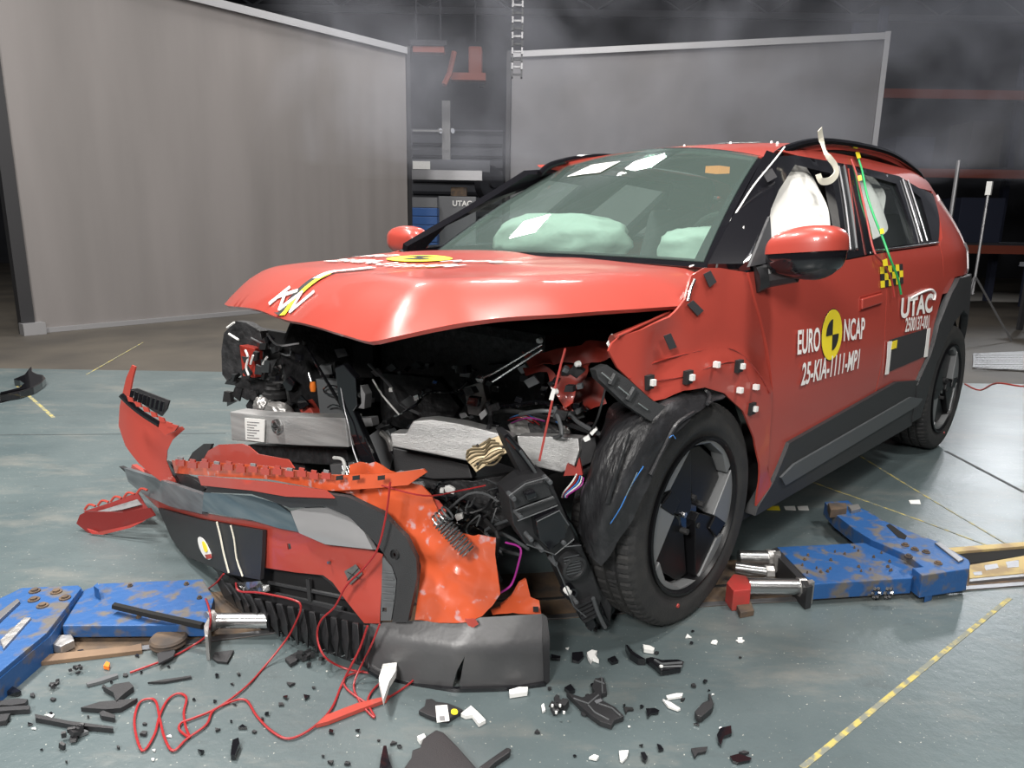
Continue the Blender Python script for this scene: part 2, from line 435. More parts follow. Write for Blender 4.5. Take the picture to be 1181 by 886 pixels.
# screens: heavy fabric on frames
def screen(name, A, Bp, z0, z1, m, label, wave=.012, frame='screen_frame'):
    A = Vector(A); Bp = Vector(Bp); d = (Bp-A); L = d.length; d.normalize(); n = Vector((-d.y, d.x, 0))
    if n.dot(CP-A) < 0: n = -n
    e = empty(name, A.lerp(Bp, .5), label, 'screen')
    V = []; F = []; nu = 220; nv = 8
    for i in range(nu+1):
        for j in range(nv+1):
            u = i/nu*L; z = z0+(z1-z0)*j/nv
            wv = wave*(noise.noise(Vector((u*2.2, z*.12, 3)))+.5*noise.noise(Vector((u*7, z*.2, 8))))*(.5+.5*(1-j/nv))
            V.append(A+d*u+n*(.04+wv)+Vector((0, 0, z)))
    for i in range(nu):
        for j in range(nv): F.append((i*(nv+1)+j, (i+1)*(nv+1)+j, (i+1)*(nv+1)+j+1, i*(nv+1)+j+1))
    M('fabric', V, F, m, e, True)
    up = Vector((0, 0, 1))
    b = B(); b.prism([A+up*z1, Bp+up*z1, Bp+up*(z1+.09), A+up*(z1+.09)], n, .09); b.out('top_beam', frame, e)
    return e, A, Bp, d, n
sA = at(40, 384, z=0); sB = at(470, 345, z=0); dd = (sB-sA).normalized()
e, A, Bp, d, n = screen('fabric_screen', sA, sB, .03, 3.58, 'screen_fabric', 'wide grey fabric screen on the left behind the crashed car, floor to beam')
up = Vector((0, 0, 1))
B().prism([A+up*0, Bp+up*0, Bp+up*.05, A+up*.05], n, .08).out('bottom_rail', 'screen_frame', e)
b = B(); b.box(A-d*.07+up*1.9+n*.03, (.12, .12, 3.8), Matrix.Rotation(atan2(d.y, d.x), 3, 'Z')); b.out('end_post', 'post_black', e)
b = B(); b.box(A-d*.04+up*.06+n*.1, (.2, .14, .12), Matrix.Rotation(atan2(d.y, d.x), 3, 'Z')); b.out('foot', 'screen_frame', e)
b = B(); b.box(Bp+d*.05+up*1.85, (.07, .1, 3.7), Matrix.Rotation(atan2(d.y, d.x), 3, 'Z')); b.out('end_post', 'post_black', e)
s2a = at(589, 60, z=3.9); s2b = at(1023, 38, z=3.9); s2a.z = s2b.z = 0
e, A, Bp, d, n = screen('fabric_screen', s2a, s2b, .03, 3.8, 'screen_back', 'smaller darker grey screen standing behind the car roof, right of the gap', .01)
for p, nm in ((A, 'end_post'), (Bp, 'end_post')):
    b = B(); b.box(p+up*1.95+n*.05, (.07, .1, 3.9), Matrix.Rotation(atan2(d.y, d.x), 3, 'Z'))
    b.out(nm, 'post_black' if p is A else 'aluminium_dark', e)
# ---------------------------------------------------------------- the car
def ss(a, b, x):
    t = max(0, min(1, (x-a)/(b-a))); return t*t*(3-2*t)
def half(x, z):
    """half width of the body"""
    if z < .5: y = .885+.02*ss(.2, .5, z)
    elif z < .85: y = .905+.01*sin((z-.5)/.35*pi)
    elif z < 1.08: y = .905-.03*((z-.85)/.23)**1.5
    else: y = .875-.245*((z-1.08)/.38)**1.12 if z < 1.6 else .6
    if x > .1: y -= .32*(x-.1)**2
    if x < -2.5: y -= .20*(-2.5-x)**2
    return y
def side(off=0.): return lambda u, v: Vector((u, half(u, v)+off, v))
def sidem(off=0.): return lambda u, v: Vector((u, -half(u, v)-off, v))
def ps(px, py):
    y = .9
    for _ in range(12):
        p = at(px, py, y=y); y = .5*y+.5*half(p.x, p.z)
    return (p.x, p.z)
def PS(L): return [ps(*p) for p in L]

CAR = empty('car', (-1.3, 0, 0), 'red compact crossover car with its front end smashed open in a frontal crash test', 'car')
OL = (0, 1, .1)
# front fender, crumpled, clips showing round the arch
fl = PS([(798, 318), (790, 345), (772, 366), (740, 381), (716, 388), (706, 396), (702, 405), (712, 424), (734, 446), (756, 463), (768, 460), (785, 450), (808, 446), (832, 453), (852, 473), (866, 505), (872, 535), (872, 556), (869, 583), (876, 580), (885, 556), (881, 540), (884, 470), (888, 452), (882, 400), (868, 345), (860, 314), (830, 309), (812, 309)])
def fend(u, v):
    p = side()(u, v)
    # raised lip round the arch and a dent below the bonnet corner
    c = hypot(u+.12, v-.34); p.y += .018*ss(.52, .47, c)-.006*ss(.47, .40, c)
    p.y -= .02*ss(.12, .0, abs(u-.12))*ss(.98, .9, v)
    p.y += .006*noise.noise(Vector((u*7, v*7, 1)))
    return p
FEN = sheet('front_fender', fl, fend, 'paint', CAR, .035, .006, outv=OL)
for px, py, wd in ((749, 441, 1), (788, 434, 1), (815, 419, 0), (845, 421, 1), (862, 445, 0), (861, 470, 1), (845, 449, 0)):
    x, z = ps(px, py); p = fend(x, z)
    if wd: B().box(p+Vector((0, .004, 0)), (.032, .012, .036)).out('clip_hole', 'black_matte', FEN)
    B().box(p+Vector((-.004, .012, .0)), (.014, .016, .016)).out('clip', 'white_plastic' if wd or py < 450 else 'black_matte', FEN)
# painted slot lines pressed into the fender
def curve_on(pts, off): return cat([side(off)(*ps(*p))+Vector((0, (fend(*ps(*p)).y-side()(*ps(*p)).y), 0)) for p in pts], 5)
B().tube(curve_on([(725, 436), (760, 420), (800, 406), (835, 401), (855, 410), (872, 432), (881, 452)], .000), .0028, 5).out('pressed_crease', 'paint_dark', FEN)
B().tube(curve_on([(757, 441), (788, 433), (816, 421), (845, 418), (862, 445)], -.001), .0022, 5).out('pressed_crease', 'paint_dark', FEN)

# doors
fd = PS([(862, 314), (870, 345), (884, 400), (890, 452), (886, 470), (884, 530), (886, 556), (893, 540), (905, 510), (960, 481), (1016, 449)])
xd = -1.52
fd = fd+[(xd, ps(1018, 447)[1]), (xd, ps(1010, 292)[1])]+PS([(966, 302)])
def doorf(u, v): return side()(u, v)+Vector((0, .004, 0))
DF = sheet('front_door', fd, doorf, 'paint', CAR, .05, .02, outv=OL)
rd = [(xd-.008, ps(1010, 292)[1]), (xd-.008, ps(1018, 447)[1])]+PS([(1030, 441), (1060, 438)])
rd = rd+[(-2.22, .50), (-2.20, .62), (-2.24, .76), (-2.33, .9)]+PS([(1080, 283)])
rd = [rd[0], rd[1], rd[2], (-2.05, .475), (-2.16, .45), (-2.185, .60), (-2.22, .74), (-2.34, .9), ps(1082, 283)]
DR = sheet('rear_door', rd, doorf, 'paint', CAR, .05, .02, outv=OL)
def xz(x0, z0, x1, z1): return [(x0, z0), (x1, z0), (x1, z1), (x0, z1)]
hx0, hz0 = ps(992, 357); hx1, hz1 = ps(1014, 345)
B().prism([side(.004)(*p) for p in ((-1.23, .885), (-1.45, .895), (-1.45, .935), (-1.23, .925))], (0, 1, 0), .010).out('door_handle', 'paint', DF, bevel=.004)
B().prism([side(.003)(*p) for p in ((-1.222, .878), (-1.458, .888), (-1.458, .942), (-1.222, .932))], (0, 1, 0), .003).out('handle_recess', 'paint_dark', DF)

# rear quarter above the arch cladding
qt = [ps(1084, 283), (-2.345, .9)]+[(-2.42, .86), (-2.55, .93), (-3.12, .93), (-3.3, .86), (-3.32, 1.15), (-3.18, 1.38)]+[ps(1076, 222), ps(1078, 243), ps(1081, 262)]
qt = [ps(1084, 283), (-2.352, .88), (-2.43, .88), (-2.56, .955), (-3.05, .955), (-3.25, .87), (-3.31, .9), (-3.31, 1.12), (-3.20, 1.33), (-3.02, 1.42), (-2.86, 1.40), (-2.62, 1.26), (-2.45, 1.15)]
sheet('rear_quarter', qt, side(), 'paint', CAR, .05, .02, outv=OL)
# cladding
ca = [(-2.16, .43)]+[(-2.18, .30), (-2.27, .30)]
import math as _m
arc = [(-2.70+.43*cos(a), .345+.43*sin(a)) for a in [radians(x) for x in (6, 25, 45, 65, 90, 115, 135, 155, 178)]]
cl = [(-2.06, .46), (-2.12, .26), (-2.26, .26)]+arc+[(-3.2, .26), (-3.32, .30), (-3.33, .88), (-3.25, .90), (-3.05, .95), (-2.56, .95), (-2.42, .88), (-2.24, .74), (-2.18, .60)]
sheet('arch_cladding', cl, side(.022), 'cladding', CAR, .045, .03, outv=OL)
# sill: black upper edge, grey insert, black lower
su = PS([(868, 585), (886, 556), (893, 540), (905, 510), (1030, 440), (1060, 438)])+[(-2.12, .44), (-2.14, .24), (-.50, .235)]
sheet('sill_cladding', su, side(.018), 'cladding', CAR, .05, .04, outv=OL)
gi = PS([(893, 549), (908, 534), (1044, 457), (1058, 459), (1052, 467), (898, 558)])
sheet('sill_insert', gi, lambda u, v: side(.026)(u, v), 'cladding_grey', CAR, .06, .01, outv=OL)
B().prism([(-.48, .86, .235), (-2.2, .86, .235), (-2.2, -.86, .235), (-.48, -.86, .235)], (0, 0, -1), .03).out('underbody', 'black_matte', CAR)
B().prism([(-.42, .80, .21), (-.42, -.86, .21), (-.42, -.86, .98), (-.42, .80, .98)], (-1, 0, 0), .03).out('firewall', 'black_matte', CAR)
B().prism([(-2.2, .8, .5), (-3.1, .8, .5), (-3.1, -.8, .5), (-2.2, -.8, .5)], (0, 0, -1), .03).out('boot_floor', 'black_matte', CAR)

# greenhouse frame with window openings
gh = [(-.86, 1.47)]+PS([(915, 178), (980, 190), (1037, 203), (1060, 217)])+[(-2.86, 1.39), (-2.60, 1.25), ps(1082, 282)]+PS([(1010, 291), (966, 302), (862, 314), (812, 309), (812, 298)])
gh = [(-.36, 1.09), (-.62, 1.24), (-.80, 1.355), (-.93, 1.445)]+PS([(918, 179), (980, 190), (1037, 203), (1060, 217)])+[(-2.84, 1.385), (-2.60, 1.25), ps(1082, 282)]+PS([(1010, 291), (966, 302), (862, 314)])+[(-.36, 1.065)]
h1 = PS([(917, 190), (958, 200), (966, 240), (972, 294), (884, 304), (880, 262), (898, 220)])
h2 = PS([(989, 199), (1034, 212), (1046, 245), (1056, 281), (1009, 288), (998, 240)])
h3 = PS([(1052, 220), (1062, 228), (1075, 277), (1064, 279)])
GH = sheet('window_frame', gh, side(.0), 'black_gloss', CAR, .05, .035, holes=[h1, h2, h3], outv=(0, 1, .5))
for h, nm in ((h2, 'rear_door_window'), (h3, 'quarter_window')): sheet(nm, h, side(-.012), 'side_glass', CAR, .08, .004, outv=(0, 1, .5))
# belt trim and seals, with B-pillar reflections drawn as grey and red strips
def on_side(L, off=.006): return [side(off)(*ps(*p)) for p in L]
for L, r, m in (([(972, 192), (980, 240), (986, 287)], .006, 'cladding_grey'), ([(966, 192), (974, 240), (979, 288)], .004, 'aluminium_dark'), ([(977, 195), (987, 288)], .003, 'paint_dark'),
                ([(1040, 207), (1052, 245), (1062, 279)], .005, 'aluminium_dark'), ([(1046, 208), (1058, 245), (1068, 278)], .004, 'aluminium_dark'), ([(1006, 289.5), (1045, 285), (1081, 280)], .005, 'steel')):
    B().tube(cat(on_side(L), 4), r, 6).out('trim_and_glint', m, CAR)
# red cant rail above the doors
cr = PS([(918, 179), (980, 190), (1037, 203), (1060, 217)])+[(-2.86, 1.40), (-3.02, 1.42)]
top = [(-3.05, 1.455), (-2.6, 1.50), (-2.0, 1.515), (-1.4, 1.51), (-1.0, 1.475)]
sheet('cant_rail', cr+top, side(.0), 'paint', CAR, .05, .02, outv=(0, 1, .8))

# the far side, the same outlines mirrored
sheet('front_fender', [(p[0], p[1]) for p in [(.10, .70), (.10, .96), (.0, 1.0), (-.36, 1.06), (-.56, 1.06), (-.56, .30), (-.52, .34)]+[(-.05+.43*cos(a), .345+.43*sin(a)) for a in [radians(x) for x in (178, 150, 120, 90, 72)]]], sidem(), 'paint', CAR, .08, .006, outv=(0, -1, 0))
sheet('front_door', [(-.57, .34), (-.57, 1.06), (xd, 1.09), (xd, .5)], sidem(.004), 'paint', CAR, .09, .02, outv=(0, -1, 0))
sheet('rear_door', rd, sidem(.004), 'paint', CAR, .09, .02, outv=(0, -1, 0))
sheet('rear_quarter', qt, sidem(), 'paint', CAR, .09, .02, outv=(0, -1, 0))
sheet('arch_cladding', cl, sidem(.022), 'cladding', CAR, .08, .03, outv=(0, -1, 0))
sheet('sill_cladding', [(-.5, .24), (-.55, .36), (-1.5, .5), (-2.06, .46), (-2.12, .24)], sidem(.018), 'cladding', CAR, .09, .04, outv=(0, -1, 0))
sheet('window_frame', gh, sidem(), 'black_gloss', CAR, .08, .035, holes=[h1, h2, h3], outv=(0, -1, .5))
sheet('cant_rail', cr+top, sidem(), 'paint', CAR, .09, .02, outv=(0, -1, .8))
for h in (h1, h2, h3): sheet('side_window', h, sidem(-.012), 'side_glass', CAR, .12, .004, outv=(0, -1, .5))

# roof
def roof(x, y, off=0.): return Vector((x, y, 1.590-.035*(y/.6)**2-.115*max(0, (x+1.9))**2-.085*max(0, -1.9-x)**2+off))
WT = [Vector((-1.23, -.60, 1.498)), Vector((-1.15, 0, 1.518)), Vector((-.93, .605, 1.452))]
ro = [(-1.20, -.60), (-1.175, -.3), (-1.13, 0), (-1.05, .3), (-.92, .60), (-1.6, .605), (-2.4, .60), (-3.0, .57), (-3.14, .35), (-3.16, 0), (-3.14, -.35), (-3.0, -.57), (-2.4, -.60)]
sheet('roof', ro, lambda u, v: roof(u, v), 'paint', CAR, .08, .02, outv=(0, 0, 1))
for s in (1, -1):
    P = cat([roof(-1.0, .60*s, -.03), roof(-1.12, .60*s, .004), roof(-1.5, .60*s, .012), roof(-2.2, .60*s, .012), roof(-2.75, .585*s, .006), roof(-2.9, .58*s, -.02)], 6)
    B().tube(P, .017, 8).out('roof_rail', 'black_gloss', CAR, True)
# tailgate and rear glass
B().prism([(-3.16, -.55, 1.42), (-3.16, .55, 1.42), (-3.34, .62, 1.08), (-3.34, -.62, 1.08)], (-1, 0, .3), .02).out('rear_window', 'side_glass', CAR)
B().prism([(-3.335, -.70, 1.08), (-3.335, .70, 1.08), (-3.39, .72, .60), (-3.39, -.72, .60)], (-1, 0, 0), .03).out('tailgate', 'paint', CAR)
B().prism([(-3.30, -.74, .86), (-3.30, .74, .86), (-3.42, .72, .30), (-3.42, -.72, .30)], (-1, 0, 0), .06).out('rear_bumper', 'cladding', CAR)
for s in (1, -1):
    lv = [(-3.05, 1.125), (-3.31, 1.12), (-3.325, .93), (-3.24, .97), (-3.22, 1.07)]
    sheet('tail_lamp', lv, side(.012) if s > 0 else sidem(.012), 'whitened_lens', CAR, .05, .02, outv=(0, s, 0))
    sheet('tail_lamp', [(-2.92, 1.355), (-3.03, 1.39), (-3.28, 1.17), (-3.26, 1.12), (-3.2, 1.15)], side(.010) if s > 0 else sidem(.010), 'whitened_lens', CAR, .05, .01, outv=(0, s, 0), label='upright rear lamp strip, whitened like a reflected light')

# windscreen
WB = [Vector((-.43, -.76, 1.045)), Vector((-.37, 0, 1.05)), Vector((-.32, .765, 1.07))]
def q3(P, t): return P[0]*(2*(t-.5)*(t-1))+P[1]*(4*t*(1-t))+P[2]*(2*t*(t-.5))
def ws(u, v, off=0.):
    p = q3(WB, u).lerp(q3(WT, u), v); n = Vector((.52, 0, .85))
    return p+n*(.035*4*v*(1-v)*.6+.02*4*u*(1-u)+off)
fr_o = [(0, 0), (1, 0), (1, 1), (0, 1)]; fr_h = [(.035, .05), (.955, .05), (.965, .955), (.035, .955)]
sheet('windshield_surround', fr_o, lambda u, v: ws(u, v, -.006), 'black_gloss', CAR, .05, .012, holes=[fr_h], outv=(1, 0, 1))
WSG = sheet('windshield', [(.02, .03), (.98, .03), (.98, .98), (.02, .98)], ws, 'windshield_glass', CAR, .06, .004, outv=(1, 0, 1))
ctr = [(.46, .965), (.60, .965), (.575, .78), (.485, .78)]
sheet('camera_cover', ctr, lambda u, v: ws(u, v, -.010), 'black_gloss', CAR, .05, .01, outv=(1, 0, 1))
sheet('windshield_sticker', [(.20, .71), (.37, .71), (.40, .83), (.25, .83)], lambda u, v: ws(u, v, .006), 'paper', CAR, .08, .001, outv=(1, 0, 1), label='white paper sticker on the windshield')
# A pillar black outside the screen
sheet('pillar_cover', [(0, 0), (1, 0), (1, 1), (0, 1)], lambda u, v: Vector((-.30, .76, 1.07)).lerp(Vector((-.92, .61, 1.46)), v).lerp(side(.006)(-.38-.56*v, 1.075+.37*v), u)+Vector((0, .008, .008)), 'black_gloss', CAR, .2, .02, outv=(1, 1, 1))

# bonnet
HR = [(-.40, .83), (-.05, .885), (.2, .87), (.45, .835), (.68, .765), (.80, .68)]
HO = [(.825, .64), (.80, .40), (.765, .2), (.72, 0.), (.69, -.2), (.655, -.4), (.61, -.6), (.565, -.74), (.48, -.83), (.2, -.87), (-.1, -.88), (-.40, -.86)]
U = HR+HO
def hood(x, y, off=0.):
    d = min(dseg(x, y, U[i], U[i+1]) for i in range(len(U)-1))
    z = 1.072-.035*ss(-.3, .9, x)+.045*y*ss(-.35, .7, x)-.02*(y/.85)**2
    dep = (.120-.045*ss(.58, .80, y))*(1-min(1, d/.19))**1.9 if d < .19 else 0
    z -= dep
    z += .008*ss(.35, .1, abs(y+.35))-.006*ss(.2, .0, abs(y-.05))+.006*noise.noise(Vector((x*3, y*3, 0)))
    return Vector((x, y, z+off))
def edge_in(a, b, k=.03):
    return a
HD = sheet('bonnet', HR+HO+[(-.42, -.3), (-.40, 0), (-.36, .4)], lambda u, v: hood(u, v), 'paint', CAR, .035, .012, outv=(0, 0, 1), back='black_matte')
sheet('bonnet_liner', [(-.3, .74), (.45, .70), (.62, .5), (.55, 0), (.44, -.6), (.38, -.72), (-.3, -.75)], lambda u, v: hood(u, v, -.05)+Vector((0, 0, 0)), 'black_bay', CAR, .07, .02, outv=(0, 0, -1))
sheet('cowl', [(-.30, -.78), (-.30, .78), (-.46, .76), (-.50, 0), (-.46, -.76)], lambda u, v: Vector((u, v, 1.035)), 'black_matte', CAR, .1, .02)

# interior
INT = 'seat_cloth'
B().box((-.75, 0, .93), (.5, 1.4, .16)).out('dashboard', 'black_matte', CAR, bevel=.04)
for y in (.37, -.37):
    s = B(); s.box((-1.62, y, .62), (.5, .5, .2)); s.out('seat', INT, CAR, bevel=.05)
    R = Matrix.Rotation(radians(-18), 3, 'Y')
    s = B(); s.box((-1.93, y, .98), (.14, .48, .62), R); s.out('seat_back', INT, CAR, bevel=.05)
    s = B(); s.box((-2.03, y, 1.36), (.10, .26, .17), R); s.out('headrest', INT, CAR, bevel=.035)
s = B(); s.box((-2.7, 0, .98), (.14, 1.25, .6), R); s.out('rear_seat_back', INT, CAR, bevel=.05)
s = B(); s.box((-2.78, .4, 1.33), (.1, .26, .15), R); s.out('headrest', INT, CAR, bevel=.035)
P = [Vector((-1.12+.06*sin(a), .38+.18*cos(a), 1.06+.18*sin(a))) for a in [2*pi*k/24 for k in range(25)]]
B().tube(P, .014, 8).out('steering_wheel', 'black_matte', CAR, True)
def blob(name, c, r, m, parent, amp=.02, sc=5, seed=0, rot=None, pinch=0, label=None):
    bm = bmesh.new(); bmesh.ops.create_icosphere(bm, subdivisions=4, radius=1)
    for v in bm.verts:
        n = v.co.copy(); q = Vector([(abs(k)**.8)*(1 if k > 0 else -1) for k in n])
        k = 1+noise.noise(n*sc*.5+Vector((seed, 0, 0)))*amp/max(r)+noise.noise(n*sc*1.6+Vector((seed, 5, 0)))*amp*.4/max(r)
        p = Vector((q.x*r[0], q.y*r[1], q.z*r[2]))*k
        if rot: p = rot @ p
        v.co = Vector(c)+p
    me = bpy.data.meshes.new(name); bm.to_mesh(me); bm.free(); me.materials.append(MATS[m])
    me.polygons.foreach_set('use_smooth', [True]*len(me.polygons))
    o = link(name, me, parent)
    if label: o['label'] = label
    return o
blob('driver_airbag', (-1.06, .36, 1.09), (.17, .25, .10), 'airbag_dim', CAR, .03, seed=2)
blob('passenger_airbag', (-.90, -.36, 1.12), (.24, .34, .12), 'airbag_dim', CAR, .04, seed=4)
def puff(c0, c1): 
    return lambda u, v: side(-.075)(u, v)+Vector((0, .035*abs(sin((u-c0)*9+v*3))+.02*noise.noise(Vector((u*6, v*6, 2))), 0))
sheet('curtain_airbag', PS([(872, 262), (886, 238), (908, 198), (930, 190), (954, 196), (964, 214), (970, 262), (974, 300), (920, 308), (876, 310)]), puff(-.6, 0), 'airbag', CAR, .035, .05, outv=OL)
sheet('curtain_airbag', smooth2(PS([(986, 200), (1016, 202), (1034, 215), (1040, 245), (1036, 262), (1026, 275), (1018, 292), (1002, 296), (994, 250)]), 2), puff(-1.6, 0), 'airbag', CAR, .035, .05, outv=OL)
B().box((-1.45, .12, 1.45), (.10, .07, .03)).out('roof_lamp', 'warm_lamp', CAR)
B().tube([at(674, 266, x=-1.9), at(671, 214, x=-1.9)], .014, 6).out('interior_post', 'paper', CAR)
sheet('headlining', [(-1.25, -.55), (-1.2, .55), (-3.0, .5), (-3.0, -.5)], lambda u, v: roof(u, v, -.05), 'mid_grey', CAR, .2, .01, outv=(0, 0, -1))

# door mirror
mc = at(929, 291, y=1.01)
MR = blob('door_mirror', mc+Vector((0, 0, -.03)), (.06, .09, .05), 'black_plastic', CAR, .004)
def mir(name, m, z0, z1, s, lab):
    bm = bmesh.new(); bmesh.ops.create_uvsphere(bm, u_segments=32, v_segments=20, radius=1)
    for v in bm.verts:
        n = v.co; q = Vector([(abs(k)**.62)*(1 if k > 0 else -1) for k in n])
        q.z = max(z0, min(z1, q.z))
        taper = 1-.18*(q.y < 0)*abs(q.y)
        v.co = mc+Vector((q.x*.075*s*taper-.02*q.y, q.y*.102*s, q.z*.074*s*taper+.010*q.y))
    me = bpy.data.meshes.new(name); bm.to_mesh(me); bm.free(); me.materials.append(MATS[m]); o = link(name, me, MR); o['label'] = lab; shade_auto(o, 50)
mir('mirror_cap', 'paint', .0, 1, 1.03, 'red mirror cap'); mir('mirror_housing', 'black_gloss', -1, .02, 1.0, 'black lower mirror housing')
B().tube([mc+Vector((.0, -.02, -.06)), mc+Vector((.01, -.10, -.075)), (mc.x+.05, .88, mc.z-.085)], .03, 10, rr=[.03, .035, .045]).out('mirror_arm', 'black_plastic', MR, True)
B().prism([side(.012)(*ps(*p)) for p in ((881, 250), (884, 303), (857, 308), (862, 296))], (0, 1, .3), .01).out('mirror_base', 'black_plastic', MR)

# wheels
def make_wheel():
    W = bpy.data.objects.new('wheel', None); COL.objects.link(W); W.parent = CAR; W.matrix_parent_inverse = PINV['car']
    def put(o): o.matrix_parent_inverse = Matrix.Identity(4); return o
    # tyre: lathe with grooves round and sipes across
    prof = [(.243, -.10), (.262, -.106), (.300, -.112), (.325, -.110), (.339, -.098), (.3435, -.085)]
    for c in (-.062, -.022, .022, .062): prof += [(.345, c-.0065), (.336, c-.005), (.336, c+.005), (.345, c+.0065)]
    prof += [(.3435, .085), (.339, .098), (.325, .110), (.312, .1125), (.300, .1115), (.285, .1135), (.268, .110), (.262, .106), (.243, .10), (.236, .06)]
    n = 288; V = []; F = []; m_ = len(prof)
    for k in range(n):
        a = 2*pi*k/n
        for r, h in prof:
            rr = r-(.005 if (k % 4 == 0 and r > .338 and abs(h) > .04) or (k % 6 == 0 and r > .344 and abs(h) < .04) else 0)
            aa = a+h*.25
            V.append((rr*cos(aa), h, rr*sin(aa)))
    for k in range(n):
        for j in range(m_-1): F.append((k*m_+j, k*m_+j+1, ((k+1) % n)*m_+j+1, ((k+1) % n)*m_+j))
    o = put(M('tyre', V, F, 'rubber', W)); bm = bmesh.new(); bm.from_mesh(o.data); bmesh.ops.recalc_face_normals(bm, faces=bm.faces); bm.to_mesh(o.data); bm.free(); shade_auto(o, 30)
    ty = o
    b = B().lathe([(.243, .10), (.246, .112), (.238, .114), (.228, .098), (.222, .05), (.215, -.06), (.235, -.1)], (0, 0, 0), 'y', 64); put(b.out('rim', 'black_spoke', W, True))
    b = B().lathe([(.001, .035), (.12, .04), (.226, .045), (.226, .03), (.001, .0)], (0, 0, 0), 'y', 48); rim_b = put(b.out('rim_face', 'black_spoke', W, True))
    R = .2335
    def poly(P, y0, y1, nm, m, lab=None, bev=.003):
        b = B(); b.prism([Vector((p[0]*R, y0, p[1]*R)) for p in P], (0, 1, 0), y1-y0); put(b.out(nm, m, W, label=lab, bevel=bev))
    def arcp(a0, a1, n=7, r=.985): return [(r*cos(radians(a0+(a1-a0)*i/n)), r*sin(radians(a0+(a1-a0)*i/n))) for i in range(n+1)]
    for sgn in (1, -1):
        g = lambda L: [(p[0]*sgn, p[1]*sgn) for p in L]
        poly(g(arcp(-24, 26)+[(.50, .14)]), .060, .104, 'spoke_facet', 'facet_grey')
        poly(g(arcp(32, 76)+[(.24, .93), (.65, .52)]), .060, .104, 'spoke_facet', 'facet_grey')
        poly(g(arcp(80, 152, 10)+[(-.78, .38), (-.62, .68), (-.25, .92)]), .06, .104, 'spoke_facet', 'facet_grey')
        # gloss black arms
        poly(g([(.06, .10), (.18, .93), (.30, .90), (.66, .52), (.86, .40), (.50, .17), (.16, .02)]), .045, .098, 'spoke', 'black_spoke')
        poly(g([(-.10, .10), (.10, .90), (-.18, .88), (-.56, .62), (-.78, .30), (-.40, -.10)]), .045, .078, 'spoke', 'black_spoke')
        poly(g([(.40, .30), (.62, .50), (.86, .36), (.55, .16)]), .098, .106, 'spoke_panel', 'black_spoke')
    b = B().lathe([(.001, .082), (.045, .082), (.062, .07), (.07, .05)], (0, 0, 0), 'y', 32); put(b.out('wheel_hub', 'black_gloss', W, True))
    for k in range(5):
        a = 2*pi*k/5+.3; b = B().lathe([(.001, .102), (.009, .102), (.011, .06)], (.055*cos(a), 0, .055*sin(a)), 'y', 6); put(b.out('wheel_nut', 'steel' if k == 0 else 'black_matte', W))
    b = B().lathe([(.001, .1165), (.0055, .1165), (.0065, .112)], (.19*cos(-1.25)+.02, 0, -.262), 'y', 12); put(b.out('paint_dot', 'red_bright', W))
    return W
W1 = make_wheel(); W1.location = (-.115, .79, .345)
def copy_part(o, parent):
    c = o.copy(); COL.objects.link(c); mi = o.matrix_parent_inverse.copy(); c.parent = parent; c.matrix_parent_inverse = mi
    for ch in o.children: copy_part(ch, c)
    return c
for loc, ry, rz in (((-2.69, .795, .345), .55, 0), ((-2.69, -.795, .345), .2, pi), ((.0, -.795, .345), 1, pi)):
    c = copy_part(W1, CAR); c.location = loc; c.rotation_euler = (0, ry, rz)
W1.rotation_euler = (0, 0, radians(1))
# dark wheel wells
for x, y0, y1, a0 in ((-.1, .45, .84, 75), (-2.7, .45, .84, 0), (-2.7, -.84, -.45, 0), (-.1, -.84, -.45, 75)):
    b = B(); P = [(x+.42*cos(radians(a)), .345+.42*sin(radians(a))) for a in range(a0, 181, 15)]
    V = [(p[0], y, p[1]) for y in (y0, y1) for p in P]; k = len(P)
    M('wheel_well', V, [(i, i+1, i+1+k, i+k) for i in range(k-1)], 'black_matte', CAR)
# ---------------------------------------------------------------- crushed front: helpers that lay outlines seen in the photo on real planes
def pl(p, n):
    p = Vector(p); n = Vector(n).normalized(); return lambda q: (q-p).dot(n)
def slab(name, L, x, n=(1, .5, 0), t=.03, m='black_plastic', parent=None, bevel=0, label=None, wob=0.):
    """outline L on the plane through its middle pixel at depth x, pushed back by t"""
    cx = sum(p[0] for p in L)/len(L); cy = sum(p[1] for p in L)/len(L); c = at(cx, cy, x=x); F = pl(c, n)
    P = [on(px, py, F) for px, py in L]
    if wob: P = [p+Vector(n).normalized()*random.uniform(-wob, wob) for p in P]
    return B().prism(P, -Vector(n), t).out(name, m, parent, label=label, bevel=bevel)
def ptube(name, L, r, m, parent=None, n=7, sm=4, label=None, rr=None):
    P = [at(a[0], a[1], x=a[2]) for a in L]
    if sm and len(P) > 2: P = cat(P, sm)
    return B().tube(P, r, n).out(name, m, parent, True, label)
def psheet(name, L, F, m, parent=None, step=9, thick=.004, holes=(), amp=0., ns=9, off=0., label=None, outv=None, bend=None):
    def fn(u, v):
        p = on(u, v, F)
        if amp: p = p+noise.noise_vector(p*ns)*amp
        if bend: p = p+bend(u, v)
        return p
    return sheet(name, L, fn, m, parent, step, thick, holes, outv=outv or -CD, off=off, label=label)

